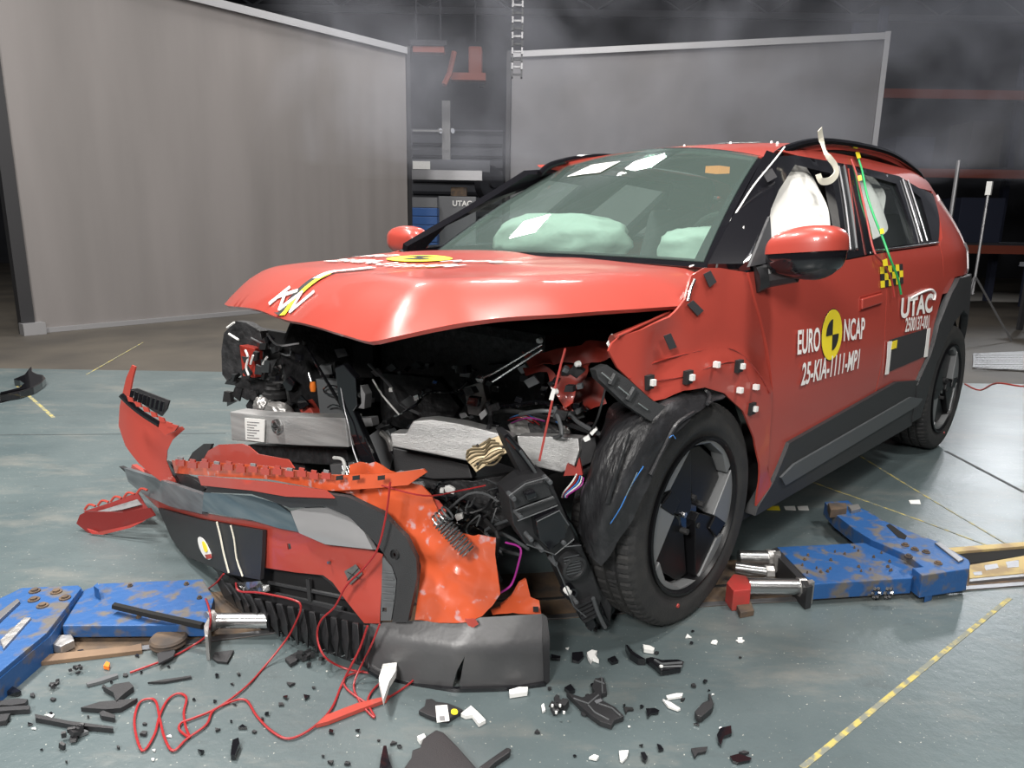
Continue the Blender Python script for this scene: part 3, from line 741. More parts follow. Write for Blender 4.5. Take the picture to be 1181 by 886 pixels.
# bumper beam, broken in the middle
BM = slab('bumper_beam', [(265, 475), (300, 479), (345, 481), (398, 482), (402, 516), (345, 514), (300, 511), (267, 508)], .57, (1, .15, 0), .07, 'aluminium', CAR, .004, 'silver aluminium bumper beam')
BMF = pl(at(332.6, 495.5, x=.572)+Vector((.0015, 0, 0)), (1, .15, 0))
B().prism([on(*p, BMF) for p in ((283, 482), (306, 484), (305, 510), (284, 507))], (1, .15, 0), .003).out('beam_sticker', 'paper', BM, label='white printed label')
for i in range(7): B().prism([on(*p, BMF) for p in ((286, 486+i*3), (300-(i % 3)*3, 487+i*3), (300-(i % 3)*3, 488+i*3), (286, 487+i*3))], (1, .15, 0), .004).out('printed_line', 'mid_grey', BM)
c = on(319, 492, BMF)
B().lathe([(.0, .0), (.016, .0), (.016, .006), (.024, .008), (.026, .0), (.026, -.01)], c, 'x', 24).out('tow_eye_cap', 'steel', BM, True)
B().box(c+Vector((.008, 0, 0)), (.01, .024, .006)).out('tow_eye_slot', 'black_matte', BM)
slab('bumper_beam', [(450, 500), (468, 500), (476, 486), (497, 484), (530, 489), (575, 500), (590, 506), (585, 522), (545, 533), (500, 524), (452, 515)], .40, (1, .6, .1), .07, 'aluminium', CAR, .004, 'torn middle length of the beam')
slab('bumper_beam', [(596, 503), (640, 504), (667, 506), (668, 520), (662, 538), (648, 545), (612, 537), (600, 528)], .26, (1, .4, .1), .06, 'aluminium', CAR, .003, 'bright broken end of the beam')
ptube('beam_joint', [(440, 499, .42), (448, 507, .42), (452, 520, .42)], .010, 'cast_metal', CAR)
slab('crash_absorber', [(452, 516), (500, 526), (540, 536), (545, 552), (500, 553), (455, 545)], .36, (1, .6, .2), .05, 'black_plastic', CAR, .004)
slab('crash_absorber', [(285, 513), (400, 518), (402, 538), (340, 534), (290, 524)], .5, (1, .2, .1), .05, 'black_bay', CAR, .004)
# finned electronics case
gf = [(538, 519), (552, 513), (558, 509), (577, 502), (581, 510), (585, 522), (573, 529), (566, 533), (549, 545), (543, 537), (537, 530)]
GF = slab('finned_controller', gf, .44, (.8, .6, .3), .02, 'gold_fins', CAR, .001, 'bronze finned metal case')
cx, cy = 560, 523; Fg = pl(at(cx, cy, x=.442), (.8, .6, .3))
for i in range(8):
    o0 = -17+i*5
    P = [on(cx+o0*.42+s*20+2.5*sin(s*5+i), cy+o0*.62-s*9.5+2*cos(s*6), Fg) for s in [-.9+.3*k for k in range(7)]]
    if i in (0, 7): P = P[2:6]
    B().tube(cat(P, 2), .0028, 5).out('fin', 'gold_fins', GF)
for q in ((551, 514), (551, 535), (580, 516)): B().lathe([(0, .004), (.004, .004), (.005, 0)], on(*q, Fg), 'x', 10).out('screw', 'steel', GF)

# left end of the front carrier (far side), black and ragged
for L, x, m in (([(258, 384), (266, 376), (272, 370), (284, 372), (300, 382), (304, 404), (300, 436), (284, 440), (275, 430), (262, 440), (256, 432), (255, 405)], .42, 'black_bay'),
                ([(270, 436), (300, 438), (318, 442), (316, 458), (296, 455), (285, 462), (272, 455)], .38, 'black_bay'),
                ([(276, 398), (294, 402), (294, 436), (280, 434)], .43, 'paint_dark'),
                ([(283, 468), (288, 460), (300, 462), (302, 475), (286, 474)], .36, 'black_plastic'),
                ([(300, 392), (350, 398), (400, 408), (400, 440), (352, 446), (304, 440)], .10, 'black_matte'),
                ([(364, 437), (398, 440), (400, 480), (369, 480)], .34, 'grey_plastic'),
                ([(404, 450), (416, 445), (421, 455), (420, 472), (407, 470)], .38, 'mid_grey'),
                ([(408, 483), (428, 482), (430, 492), (412, 493)], .36, 'mid_grey'),
                ([(418, 508), (438, 494), (446, 505), (455, 525), (448, 545), (430, 542)], .42, 'grey_plastic'),
                ([(436, 500), (447, 496), (458, 512), (452, 524), (444, 514)], .41, 'cladding_grey'),
                ([(345, 472), (352, 462), (364, 480), (349, 480)], .38, 'paint'),
                ([(440, 430), (505, 436), (530, 470), (520, 486), (470, 484), (446, 470)], .15, 'black_bay'),
                ([(535, 447), (556, 440), (561, 462), (552, 480), (540, 478)], .18, 'cast_metal'),
                ([(562, 420), (640, 418), (650, 462), (600, 470), (566, 462)], .02, 'black_bay'),
                ([(585, 490), (602, 480), (645, 482), (660, 500), (620, 506), (590, 502)], .14, 'cast_metal'),
                ([(608, 488), (640, 486), (646, 500), (612, 502)], .17, 'black_bay'),
                ([(665, 508), (686, 504), (690, 530), (668, 540)], .20, 'black_plastic'),
                ([(455, 545), (545, 555), (600, 545), (600, 600), (560, 620), (510, 600), (470, 570)], .30, 'black_bay'),
                ([(380, 536), (408, 533), (420, 562), (384, 562)], .46, 'aluminium_dark'),
                ([(330, 522), (350, 520), (352, 545), (332, 545)], .48, 'black_plastic')):
    slab('engine_bay_part', L, x, (1, .5, .1), .05, m, CAR, .003)
for i in range(9): ptube('radiator_fin', [(384+i*2.6, 537, .465), (388+i*3.6, 562, .465)], .0012, 'steel', CAR, sm=0)
ptube('coolant_pipe', [(385, 528, .47), (395, 530, .47), (398, 540, .47), (396, 548, .47), (402, 560, .47)], .006, 'white_plastic', CAR)
sheet('inner_apron', [(-.42, .30), (.38, .40), (.42, .70), (.30, .93), (-.42, .98)], lambda u, v: Vector((u, -.60, v)), 'black_bay', CAR, .1, .02, outv=(0, 1, 0))
B().box((-.16, -.08, .60), (.36, .95, .50)).out('motor_block', 'black_bay', CAR, bevel=.04)
B().box((-.12, -.2, .88), (.30, .5, .06)).out('motor_cover', 'black_matte', CAR, bevel=.02)
# suspension mount with bellows
c = at(320, 468, x=.40)
B().lathe([(.0, .06), (.035, .058), (.03, .05), (.045, .04), (.04, .03), (.052, .02), (.05, .0)], at(318, 458, x=.36), 'z', 24).out('bellows', 'black_matte', CAR, True)
blob('suspension_mount', at(322, 475, x=.44), (.04, .075, .035), 'cast_metal', CAR, .012, 7, 3)
blob('suspension_mount', at(303, 470, x=.42), (.03, .04, .04), 'cast_metal', CAR, .015, 8, 5)
for L in (((283, 404), (286, 412), (284, 424), (287, 433)), ((292, 410), (289, 420)), ((303, 420), (308, 412)), ((262, 378), (270, 372)), ((264, 385), (275, 392))):
    ptube('torn_clip', [(a, b, .46) for a, b in L], .0045, 'white_plastic', CAR, 5)
B().lathe([(0, .02), (.010, .018), (.013, .0), (.010, -.018), (0, -.02)], at(361, 446, x=.37), 'z', 14).out('filler_cap', 'orange_plastic', CAR, True)
ptube('cap_rod', [(356, 430, .37), (359, 440, .37)], .004, 'steel', CAR)
for L in (((373, 449), (379, 445), (388, 446), (392, 450), (386, 455), (376, 454), (373, 449)), ((378, 470), (384, 467), (392, 469))): ptube('moulded_ring', [(a, b, .365) for a, b in L], .003, 'black_gloss', CAR)
slab('dark_filler', [(274, 375), (330, 384), (390, 394), (430, 398), (430, 436), (330, 436), (300, 430), (282, 400)], .22, (1, .5, 0), .03, 'black_matte', CAR, .004)  # black slab added to stand in for the shade under the bonnet
rs = random.Random(31)
for i in range(34):
    px = rs.uniform(260, 350); py = rs.uniform(388, 468); s = rs.uniform(2.5, 8); a = rs.uniform(0, 6); k = rs.choice([3, 4, 5])
    L = [(px+s*rs.uniform(.5, 1.3)*cos(a+q*2*pi/k), py+1.4*s*rs.uniform(.5, 1.2)*sin(a+q*2*pi/k)) for q in range(k)]
    slab('torn_bracket', L, rs.uniform(.36, .47), (1, rs.uniform(-.3, .6), rs.uniform(-.3, .3)), rs.uniform(.004, .02), rs.choice(['black_bay', 'black_matte', 'black_gloss', 'black_plastic']), CAR, 0)
# upright strut and long gas stay
slab('latch_upright', [(386, 424), (396, 420), (410, 436), (412, 468), (408, 474), (444, 560), (424, 560), (398, 482), (390, 462), (388, 440)], .60, (1, .6, 0), .03, 'black_gloss', CAR, .003)
ptube('upright_edge', [(392, 440, .615), (397, 470, .615), (402, 490, .615), (408, 520, .615), (424, 560, .615)], .0025, 'aluminium_dark', CAR)
ptube('stay', [(352, 398, .35), (372, 432, .45), (397, 473, .58)], .0055, 'black_gloss', CAR)
ptube('bonnet_prop', [(568, 440, .36), (625, 403, .30)], .0042, 'steel', CAR, sm=0)
B().lathe([(0, .012), (.010, .008), (.010, -.008), (0, -.012)], at(553+1, 437, x=.37), 'y', 12).out('prop_ball', 'steel', CAR, True)
ptube('bonnet_prop', [(555, 436, .368), (568, 440-9, .36), (625, 397, .30)], .0036, 'steel', CAR, sm=0)
# conduits, brackets and wires that fill the bay
hz = [([(425, 420), (450, 445), (462, 466), (485, 478)], .3, .005, 'aluminium_dark'), ([(430, 438), (441, 456), (460, 478)], .4, .003, 'white_plastic'),
      ([(480, 460), (500, 452), (525, 452), (540, 440)], .3, .005, 'black_gloss'), ([(455, 480), (475, 470), (486, 460), (488, 450)], .34, .004, 'black_gloss'),
      ([(562, 470), (590, 468), (620, 464), (645, 470), (650, 480), (660, 490)], .18, .008, 'black_gloss'), ([(560, 480), (585, 474), (615, 478), (650, 488), (680, 498)], .22, .007, 'black_matte'),
      ([(535, 490), (560, 498), (566, 480), (562, 465)], .3, .007, 'black_plastic'), ([(290, 390), (330, 410), (335, 402)], .4, .004, 'grey_plastic'),
      ([(308, 385), (320, 398), (345, 396)], .42, .004, 'aluminium_dark'), ([(640, 470), (648, 500), (636, 505)], .26, .006, 'grey_plastic'),
      ([(600, 478), (625, 474), (655, 478), (668, 488), (690, 500)], .24, .006, 'grey_plastic'), ([(668, 410), (640, 412), (620, 420)], .1, .006, 'black_gloss'),
      ([(470, 560), (500, 572), (540, 580), (560, 600)], .34, .006, 'black_gloss'), ([(500, 560), (530, 590), (560, 585), (575, 560)], .36, .005, 'black_plastic'),
      ([(485, 575), (520, 600), (555, 610), (575, 640)], .36, .005, 'black_gloss'), ([(505, 600), (540, 570), (570, 575), (590, 600)], .4, .004, 'grey_plastic'),
      ([(560, 600), (575, 620), (570, 650), (578, 670)], .4, .006, 'black_matte'), ([(700, 440), (690, 480), (680, 500)], .3, .003, 'black_matte')]
for L, x, r, m in hz: ptube('hose', [(a, b, x+.03*sin(i*2)) for i, (a, b) in enumerate(L)], r, m, CAR)
wz = [('red_wire', (586, 485), (615, 488)), ('blue_wire', (588, 482), (620, 484)), ('purple_wire', (590, 488), (628, 486)), ('red_wire', (595, 480), (622, 490)), ('blue_wire', (640, 486), (650, 503))]
for m, a, b in wz: ptube('wire', [(a[0], a[1], .2), ((a[0]+b[0])/2, (a[1]+b[1])/2-5, .24), (b[0], b[1], .2)], .0022, m, CAR, 5)
for i, m in enumerate(('white_plastic', 'red_wire', 'blue_wire', 'white_plastic', 'purple_wire')):
    ptube('wire', [(665+i*2, 547+i, .28), (660+i*2.6, 556+i, .30), (651+i, 567+i, .31), (648+i*1.5, 574, .31)], .0022, m, CAR, 5)
rs = random.Random(11)
for i in range(90):          # small brackets and connectors
    px = rs.uniform(300, 680); py = rs.uniform(420, 500) if px > 420 else rs.uniform(395, 470); 
    s = rs.uniform(3, 9); x = rs.uniform(.05, .32); s = s*.7 if i > 46 else s; a = rs.uniform(0, 6)
    L = [(px+s*1.3*cos(a+k*pi/2+.3*rs.random()), py+s*sin(a+k*pi/2+.3*rs.random())) for k in range(4)]
    slab('bracket', L, x, (1, .5+rs.uniform(-.4, .4), rs.uniform(-.3, .3)), rs.uniform(.01, .04), rs.choice(['black_plastic', 'black_gloss', 'black_bay', 'grey_plastic', 'black_gloss', 'cladding_grey', 'aluminium_dark']), CAR, .001)
for i in range(34):          # loom
    px = rs.uniform(440, 600); py = rs.uniform(560, 640) if i % 2 else rs.uniform(555, 600); px = px if i % 2 == 0 else rs.uniform(500, 600)
    L = [(px, py, .36+rs.uniform(-.04, .05))]
    for k in range(4): L.append((L[-1][0]+rs.uniform(-16, 22), L[-1][1]+rs.uniform(-16, 18), .36+rs.uniform(-.05, .06)))
    ptube('wire', L, rs.choice([.0025, .003, .004]), rs.choice(['black_gloss', 'black_matte', 'black_gloss', 'grey_plastic', 'cladding_grey']), CAR, 5)
for L, m in (([(512, 562), (520, 560), (530, 566), (528, 574), (514, 570)], 'white_plastic'), ([(475, 557), (492, 556), (496, 563), (480, 566)], 'mid_grey'), ([(524, 595), (536, 592), (538, 600), (528, 604)], 'white_plastic'),
             ([(507, 564), (514, 564), (514, 571), (507, 571)], 'white_plastic'), ([(448, 448), (454, 448), (455, 454), (449, 454)], 'white_plastic'), ([(412, 446), (422, 444), (422, 449), (413, 450)], 'white_plastic'),
             ([(476, 457), (484, 454), (486, 462), (479, 465)], 'steel'), ([(552, 478), (562, 470), (566, 478), (556, 488)], 'mid_grey'), ([(680, 500), (690, 490), (693, 494), (684, 504)], 'white_plastic'), ([(672, 506), (682, 500), (685, 508), (676, 512)], 'white_plastic')):
    slab('connector', [((q[0]-L[0][0])*.7+L[0][0], (q[1]-L[0][1])*.7+L[0][1]) for q in L], .42 if L[0][1] > 540 else .36 if L[0][0] < 560 else .3, (1, .7, 0), .012, m, CAR, .001)
# crumpled red inner fender
for L, x, m in (([(600, 410), (654, 401), (690, 388), (709, 388), (712, 410), (690, 417), (662, 418), (612, 422)], .12, 'paint_inner'),
                ([(600, 424), (627, 420), (642, 436), (655, 420), (684, 417), (672, 436), (657, 462), (650, 468), (642, 450), (630, 432), (606, 432)], .16, 'paint_inner'),
                ([(664, 440), (694, 432), (700, 445), (697, 468), (662, 483), (656, 474)], .02, 'paint_inner'),
                ([(634, 438), (646, 434), (662, 478), (654, 492), (650, 470)], .12, 'paint_inner'),
                ([(696, 384), (712, 384), (716, 392), (706, 410), (698, 402)], .22, 'cast_metal')):
    c = at(sum(p[0] for p in L)/len(L), sum(p[1] for p in L)/len(L), x=x)
    psheet('inner_fender', L, pl(c, (.8, .6, .35)), m, CAR, 7, .004, amp=.022, ns=18)
slab('headlamp_panel', [(654, 535), (664, 540), (668, 528), (672, 548), (650, 549)], .28, (1, .5, 0), .01, 'red_bright', CAR, 0)
for q in ((616+6, 393), (666, 420), (640, 452), (772, 350+14)): B().lathe([(0, .008), (.007, .006), (.009, -.006), (0, -.008)], at(*q, x=.24 if q[0] < 700 else .0), 'x', 10).out('bolt', 'white_plastic', CAR)
# red gutter between fender and bonnet
ptube('fender_gutter', [(706, 392, .30), (740, 378, .16), (775, 362, .02), (792, 340, -.03)], .012, 'paint_inner', CAR)
ptube('gutter_edge', [(712, 388, .31), (740, 375, .18), (772, 360, .04)], .004, 'paint', CAR)
# black bracket hanging off the fender edge
PB = pl((.24, .93, .85), (.45, .9, .1))
b = psheet('arch_bracket', [(687, 427), (700, 421), (724, 437), (752, 462), (768, 469), (751, 486), (722, 467), (690, 437)], PB, 'cladding', CAR, 12, .035)
for a, c in (((692, 427), (704, 437)), ((711, 443), (727, 456)), ((734, 462), (745, 470))): B().tube([on(*a, PB)+Vector((.012, .014, 0)), on(*c, PB)+Vector((.012, .014, 0))], .0035, 6).out('bright_rib', 'steel', b)
for a, c in (((708, 430), (702, 442)), ((730, 446), (722, 460))): B().tube([on(*a, PB)+Vector((.01, .012, 0)), on(*c, PB)+Vector((.01, .012, 0))], .008, 6).out('rib', 'cladding', b)

# wheel arch liner pushed out over the tyre
def Y(px, py, y): return at(px, py, y=y)
rows = [[Y(838, 459, 0.935), Y(812, 470, 0.945), Y(782, 496, 0.955), Y(758, 535, 0.950), Y(738, 580, 0.940), Y(716, 622, 0.910), Y(694, 652, 0.870)],
        [Y(828, 452, 0.900), Y(795, 457, 0.920), Y(765, 480, 0.940), Y(738, 520, 0.935), Y(712, 570, 0.920), Y(692, 612, 0.885), Y(681, 640, 0.840)],
        [Y(812, 447, 0.860), Y(775, 454, 0.880), Y(735, 478, 0.890), Y(710, 515, 0.880), Y(690, 560, 0.865), Y(678, 600, 0.840), Y(672, 620, 0.800)],
        [Y(795, 447, 0.760), Y(755, 462, 0.800), Y(715, 480, 0.820), Y(692, 510, 0.820), Y(676, 555, 0.810), Y(668, 590, 0.800), Y(665, 612, 0.770)],
        [Y(780, 440, 0.620), Y(740, 455, 0.640), Y(705, 470, 0.660), Y(690, 505, 0.680), Y(680, 550, 0.680), Y(672, 585, 0.680), Y(670, 610, 0.700)]]
LN = loft('wheel_arch_liner', rows, 'liner', CAR, .004, 6, 4, noise_amp=.010, nscale=14)
for P in ([(800, 476, .955), (780, 490, .96), (768, 512, .96), (750, 548, .96)], [(812, 448, .91), (818, 456, .93), (816, 466, .95)], [(725, 500, .93), (712, 540, .925), (700, 580, .91)]):
    B().tube(cat([Y(*p) for p in P], 4), .006, 6).out('liner_fold', 'liner', LN, True)
for P, m in (([(742, 538, .95), (728, 560, .945), (716, 585, .935), (704, 604, .91)], 'blue_wire'), ([(735, 545, .95), (722, 572, .945)], 'blue_grey_trim'), ([(772, 505, .965), (776, 502, .965), (779, 506, .965)], 'blue_wire')):
    B().tube(cat([Y(*p) for p in P], 3), .0014, 5).out('blue_chalk_streak', m, LN)
# ---------------------------------------------------------------- bumper cover torn off and lying before the car
XC = [(-1.8, .90), (-1.3, .83), (-.87, .82), (-.47, .845), (-.16, .86), (.06, .845), (.21, .815), (.45, .745), (.545, .695), (.665, .62), (.74, .535), (.80, .445), (.86, .33), (.93, .15), (1.2, -.8)]
def xc(y):
    if y <= XC[0][0]: return XC[0][1]
    for (a, b), (c, d) in zip(XC, XC[1:]):
        if y <= c: return b+(d-b)*(y-a)/(c-a)
    return XC[-1][1]
def BF(off=0., k=.12, fold=None, kf=.9):
    def f(p):
        s = p.x-xc(p.y-off*.5)+k*p.z-off
        if fold is not None and p.z > fold: s += kf*(p.z-fold)
        return s
    return f
BC = empty('bumper_cover', (.75, 0, 0), 'torn red and grey front bumper cover lying on the floor before the car', 'bumper')
# lower grey lip
lip = [(427, 719), (500, 716), (560, 712), (626, 708), (630, 735), (630, 788), (600, 793), (540, 796), (530, 790), (536, 757), (527, 774), (521, 795), (470, 790), (440, 782), (424, 772), (424, 745)]
psheet('lower_lip', lip, BF(.0, .0, .115, 1.0), 'lip_grey', BC, 9, .006, off=0, label='dark grey lower lip, cracked')
psheet('lip_end', [(626, 708), (631, 712), (634, 735), (634, 786), (628, 792), (626, 740)], BF(.005, 0, .115, 1.), 'black_plastic', BC, 9, .02)
psheet('lip_edge', [(424, 772), (440, 782), (470, 790), (521, 795), (600, 793), (630, 788), (630, 792), (600, 797), (521, 799), (470, 794), (440, 786), (424, 776)], BF(.012, 0), 'black_gloss', BC, 8, .01)
# black backing and ribbed lower grille
psheet('grille_backing', [(190, 588), (303, 612), (303, 655), (370, 664), (400, 690), (438, 719), (430, 778), (350, 748), (300, 724), (262, 695), (225, 650), (200, 625)], BF(-.045, .1), 'black_matte', BC, 14, .01)
topl = [(248, 662), (275, 678), (300, 690), (360, 704), (430, 722)]; botl = [(270, 700), (302, 727), (340, 745), (380, 757), (428, 772)]
def alongpx(L, t):
    d = [0]
    for a, b in zip(L, L[1:]): d.append(d[-1]+hypot(b[0]-a[0], b[1]-a[1]))
    s = t*d[-1]
    for i in range(len(L)-1):
        if s <= d[i+1]+1e-9:
            q = (s-d[i])/(d[i+1]-d[i]); return (L[i][0]+(L[i+1][0]-L[i][0])*q, L[i][1]+(L[i+1][1]-L[i][1])*q)
    return L[-1]
GR = psheet('lower_grille', [(248, 655), (275, 672), (300, 684), (360, 698), (436, 716), (432, 778), (380, 762), (340, 750), (300, 731), (268, 702)], BF(-.012, .05), 'black_plastic', BC, 12, .008)
for i in range(15):
    t = (i+.5)/15; a = alongpx(topl, t); c = alongpx(botl, t); w_ = 4.2
    F1 = BF(.012, .05)
    P = [on(a[0]-w_, a[1], F1), on(a[0]+w_*.6, a[1]+1, F1), on((a[0]+c[0])/2+w_, (a[1]+c[1])/2, BF(.03, .05)), on(c[0]+w_*.3, c[1]-3, F1), on((a[0]+c[0])/2-w_, (a[1]+c[1])/2+4, BF(.01, .05))]
    B().prism(P, -CD, .012).out('grille_rib', 'black_plastic', GR, bevel=.002)
    B().tube([on(c[0]-6, c[1]-6, F1), on(c[0]+2, c[1]-9, F1)], .0018, 4).out('rib_edge', 'steel', GR)
# dark opening above the grille with bars
for L in ([(355, 668), (358, 700)], [(310, 672), (400, 690)], [(312, 684), (395, 702)]): B().tube([on(*p, BF(-.02, .1)) for p in L], .006, 6).out('duct_bar', 'cladding', BC)
# red centre panel
red = [(146, 548), (160, 556), (195, 574), (240, 592), (300, 603), (345, 614), (375, 628), (425, 634), (441, 640), (440, 680), (438, 719), (420, 719), (398, 692), (383, 672), (372, 664), (340, 661), (304, 655), (303, 613), (230, 600), (183, 587), (165, 570)]
def dent(u, v): return CD*(.012*noise.noise(Vector((u*.012, v*.014, 1))))
psheet('centre_panel', red, BF(0), 'paint', BC, 9, .004, bend=dent, holes=[[(331, 627), (335, 627), (336, 633), (332, 634)]])
# number plate holder with two cords and a round sticker
NP = psheet('number_plate', [(182, 586), (230, 599), (303, 612), (302, 640), (300, 669), (262, 662), (240, 652), (215, 642), (198, 622)], BF(.018), 'black_plastic', BC, 10, .012, label='black number plate panel')
for L in ([(250, 602), (254, 618), (258, 638), (264, 661)], [(266, 606), (270, 622), (273, 645), (280, 665)]): B().tube(cat([on(*p, BF(.024)) for p in L], 3), .0030, 5).out('cord', 'strap', NP)
psheet('round_sticker', smooth2([(227, 619), (234, 620), (242, 634), (245, 645), (238, 646), (230, 634)]), BF(.020), 'paper', NP, 6, .001)
psheet('sticker_mark', smooth2([(232, 624), (236, 625), (240, 636), (236, 638)]), BF(.022), 'yellow', NP, 6, .001)
psheet('sticker_mark', [(236, 640), (243, 639), (244, 644), (238, 645)], BF(.022), 'red_bright', NP, 6, .001)
# beak: blue grey bar, satin panel, black surround
psheet('bumper_bar', [(143, 540), (180, 552), (235, 571), (233, 593), (195, 584), (165, 570), (148, 556)], BF(.03), 'bar_grey', BC, 9, .02, label='grey scuffed bar')
psheet('bumper_bar', [(235, 568), (290, 572), (318, 580), (335, 592), (345, 614), (320, 609), (290, 600), (233, 590)], BF(.035, .12, .30, .5), 'blue_grey_trim', BC, 8, .02, label='blue-grey bar')
psheet('satin_panel', [(335, 590), (360, 583), (385, 586), (405, 598), (420, 614), (430, 634), (375, 628), (345, 615)], BF(.025, .12, .36, .5), 'satin_grey', BC, 8, .02, label='satin grey bezel')
psheet('black_surround', [(242, 557), (290, 564), (350, 566), (400, 573), (440, 592), (468, 620), (480, 645), (481, 665), (476, 690), (470, 718), (452, 718), (456, 690), (458, 668), (452, 652), (436, 630), (420, 612), (402, 596), (375, 584), (335, 586), (290, 570), (236, 568)], BF(.012), 'cladding', BC, 9, .02, holes=[smooth2([(450, 634), (460, 634), (460, 645), (450, 645)])])
psheet('lamp_pocket', [(441, 642), (452, 654), (457, 670), (455, 692), (451, 716), (439, 716), (440, 680)], BF(.004), 'grey_plastic', BC, 7, .01, holes=[[(441, 701), (446, 701), (446, 706), (441, 706)]])
for yy in (660, 668, 676, 684, 692): B().tube([on(441, yy, BF(.008)), on(454, yy+1, BF(.008))], .0016, 4).out('pocket_rib', 'grey_plastic', BC)
B().lathe([(.005, .0), (.014, .0), (.014, -.02)], on(455, 640, BF(.012)), 'x', 16).out('round_socket', 'black_matte', BC)
# big corner skin, creased; its orange tint paints in the strong light
orf = [(384, 566), (400, 560), (440, 558), (468, 556), (486, 560), (497, 572), (500, 580), (505, 592), (512, 603), (530, 614), (546, 618), (552, 616), (572, 620), (571, 640), (574, 662), (577, 685), (568, 700), (556, 712), (540, 718), (500, 718), (478, 716), (483, 680), (484, 655), (479, 636), (464, 612), (440, 590), (404, 571)]
def crease(u, v):
    q = u*.6+v*.8
    return CD*(.022*noise.noise(Vector((u*.02, v*.025, 4)))+.014*abs(noise.noise(Vector((u*.045, v*.03, 7))))+.004*noise.noise(Vector((u*.12, v*.09, 2))))
psheet('corner_skin', orf, BF(.0, .25), 'paint_scuffed_lit', BC, 7, .004, bend=crease, label='scratched orange-red corner of the bumper')
psheet('skin_tab', [(536, 714), (548, 714), (552, 720), (546, 724), (540, 722)], BF(.01, .2), 'paint', BC, 6, .003)
# upper rim of the cover with its snap brackets
RS = psheet('upper_rim', [(198, 531), (250, 534), (310, 538), (372, 547), (400, 548), (440, 547), (462, 545), (488, 541), (492, 545), (470, 560), (440, 563), (384, 566), (310, 553), (250, 550), (202, 546)], BF(-.02, .1), 'paint_scuffed_lit', BC, 8, .006, bend=dent)
psheet('upper_rim', [(228, 549), (310, 556), (375, 566), (385, 575), (330, 573), (290, 566), (232, 560)], BF(.012, .1), 'paint', BC, 8, .006)
F2 = BF(.004, .1)
for i in range(13):
    px = 204+i*14.0; py = 531+i*1.25+(0 if i % 2 else -1.5)
    P = [on(px, py, F2), on(px+10, py+1, F2), on(px+10, py+8, F2), on(px, py+7, F2)]
    B().prism(P, -CD, .012).out('snap_bracket', 'paint', RS)
    P = [on(px+2, py-3, F2), on(px+8, py-2, F2), on(px+8, py+1, F2), on(px+2, py, F2)]
    B().prism(P, -CD, .010).out('snap_clip', 'mid_grey' if i % 3 == 0 else 'paint', RS)
for px in (388, 407, 436): B().prism([on(px, 549, F2), on(px+8, 548, F2), on(px+8, 553, F2), on(px, 554, F2)], -CD, .006).out('slot', 'black_matte', RS)
psheet('torn_flap', [(232, 534), (240, 520), (252, 513), (278, 512), (286, 515), (297, 524), (333, 530), (340, 540), (300, 538), (250, 535)], BF(-.10, .1), 'paint', BC, 8, .004, bend=dent)
psheet('torn_flap', [(403, 549), (404, 536), (414, 533), (425, 535), (432, 533), (440, 537), (450, 544), (457, 546), (458, 551), (430, 553)], BF(-.05, .1), 'paint_scuffed_lit', BC, 6, .004, bend=crease)
psheet('torn_flap', [(456, 545), (462, 543), (474, 546), (470, 552), (458, 552)], BF(-.03, .1), 'mid_grey', BC, 6, .004)
psheet('torn_flap', [(500, 575), (506, 578), (514, 588), (515, 604), (505, 596)], BF(-.02, .25), 'paint', BC, 6, .004)
for L in ([(214, 536), (222, 522), (235, 512), (244, 512), (240, 524), (232, 536)],): psheet('black_bracket', L, BF(-.12, .1), 'black_plastic', BC, 7, .01)
# upright left corner
CF = pl(at(190, 500, x=.80), (.75, .55, .12))
UC = psheet('left_corner', [(150, 421), (155, 423), (151, 436), (147, 452), (150, 462), (160, 472), (180, 484), (196, 494), (205, 493), (207, 496), (196, 508), (191, 520), (190, 532), (196, 550), (208, 568), (185, 556), (160, 535), (140, 515), (127, 492), (129, 470), (134, 456), (141, 436)], CF, 'paint', BC, 6, .006, bend=lambda u, v: CD*(.05*((u-170)/40)**2), label='left corner of the cover, bent upright')
CF2 = pl(at(190, 500, x=.825), (.75, .55, .12))
B().tube(cat([on(*p, CF2) for p in ((140, 456), (150, 466), (165, 478), (184, 490))], 4), .011, 8).out('foam_strip', 'black_gloss', UC, True)
for i in range(6): B().prism([on(148+i*9, 457+i*5.8, CF2), on(154+i*9, 459+i*5.8, CF2), on(156+i*9, 464+i*5.8, CF2), on(150+i*9, 463+i*5.8, CF2)], -CD, .012).out('snap_clip', 'paint', UC)
B().prism([on(*p, CF2) for p in ((186, 486), (207, 491), (203, 497), (192, 502), (184, 494))], -CD, .01).out('torn_end', 'paint', UC)
cb = B(); cb.prism([on(*p, CF) for p in ((150, 449), (158, 448), (195, 462), (192, 472), (186, 480), (176, 474), (156, 460))], CD, .012); CB = cb.out('comb_bracket', 'black_plastic', UC)
for i in range(8): B().prism([on(152+i*5, 450+i*1.8, CF2), on(155+i*5, 451+i*1.8, CF2), on(153+i*5, 461+i*2.0, CF2), on(150+i*5, 460+i*2.0, CF2)], -CD, .008).out('comb_tooth', 'black_gloss', UC)
for L, m in (([(188, 532), (196, 535), (210, 560), (222, 568), (208, 569), (194, 552)], 'black_gloss'), ([(196, 543), (222, 552), (238, 563), (225, 572), (210, 566)], 'black_plastic'), ([(152, 536), (170, 548), (150, 546)], 'paint'),
             ([(137, 538), (160, 548), (200, 560), (236, 566), (236, 572), (180, 560), (150, 550)], 'black_plastic'), ([(165, 541), (178, 545), (186, 556), (172, 553)], 'red_bright')):
    psheet('broken_bracket', L, BF(-.02, .1), m, BC, 8, .02)
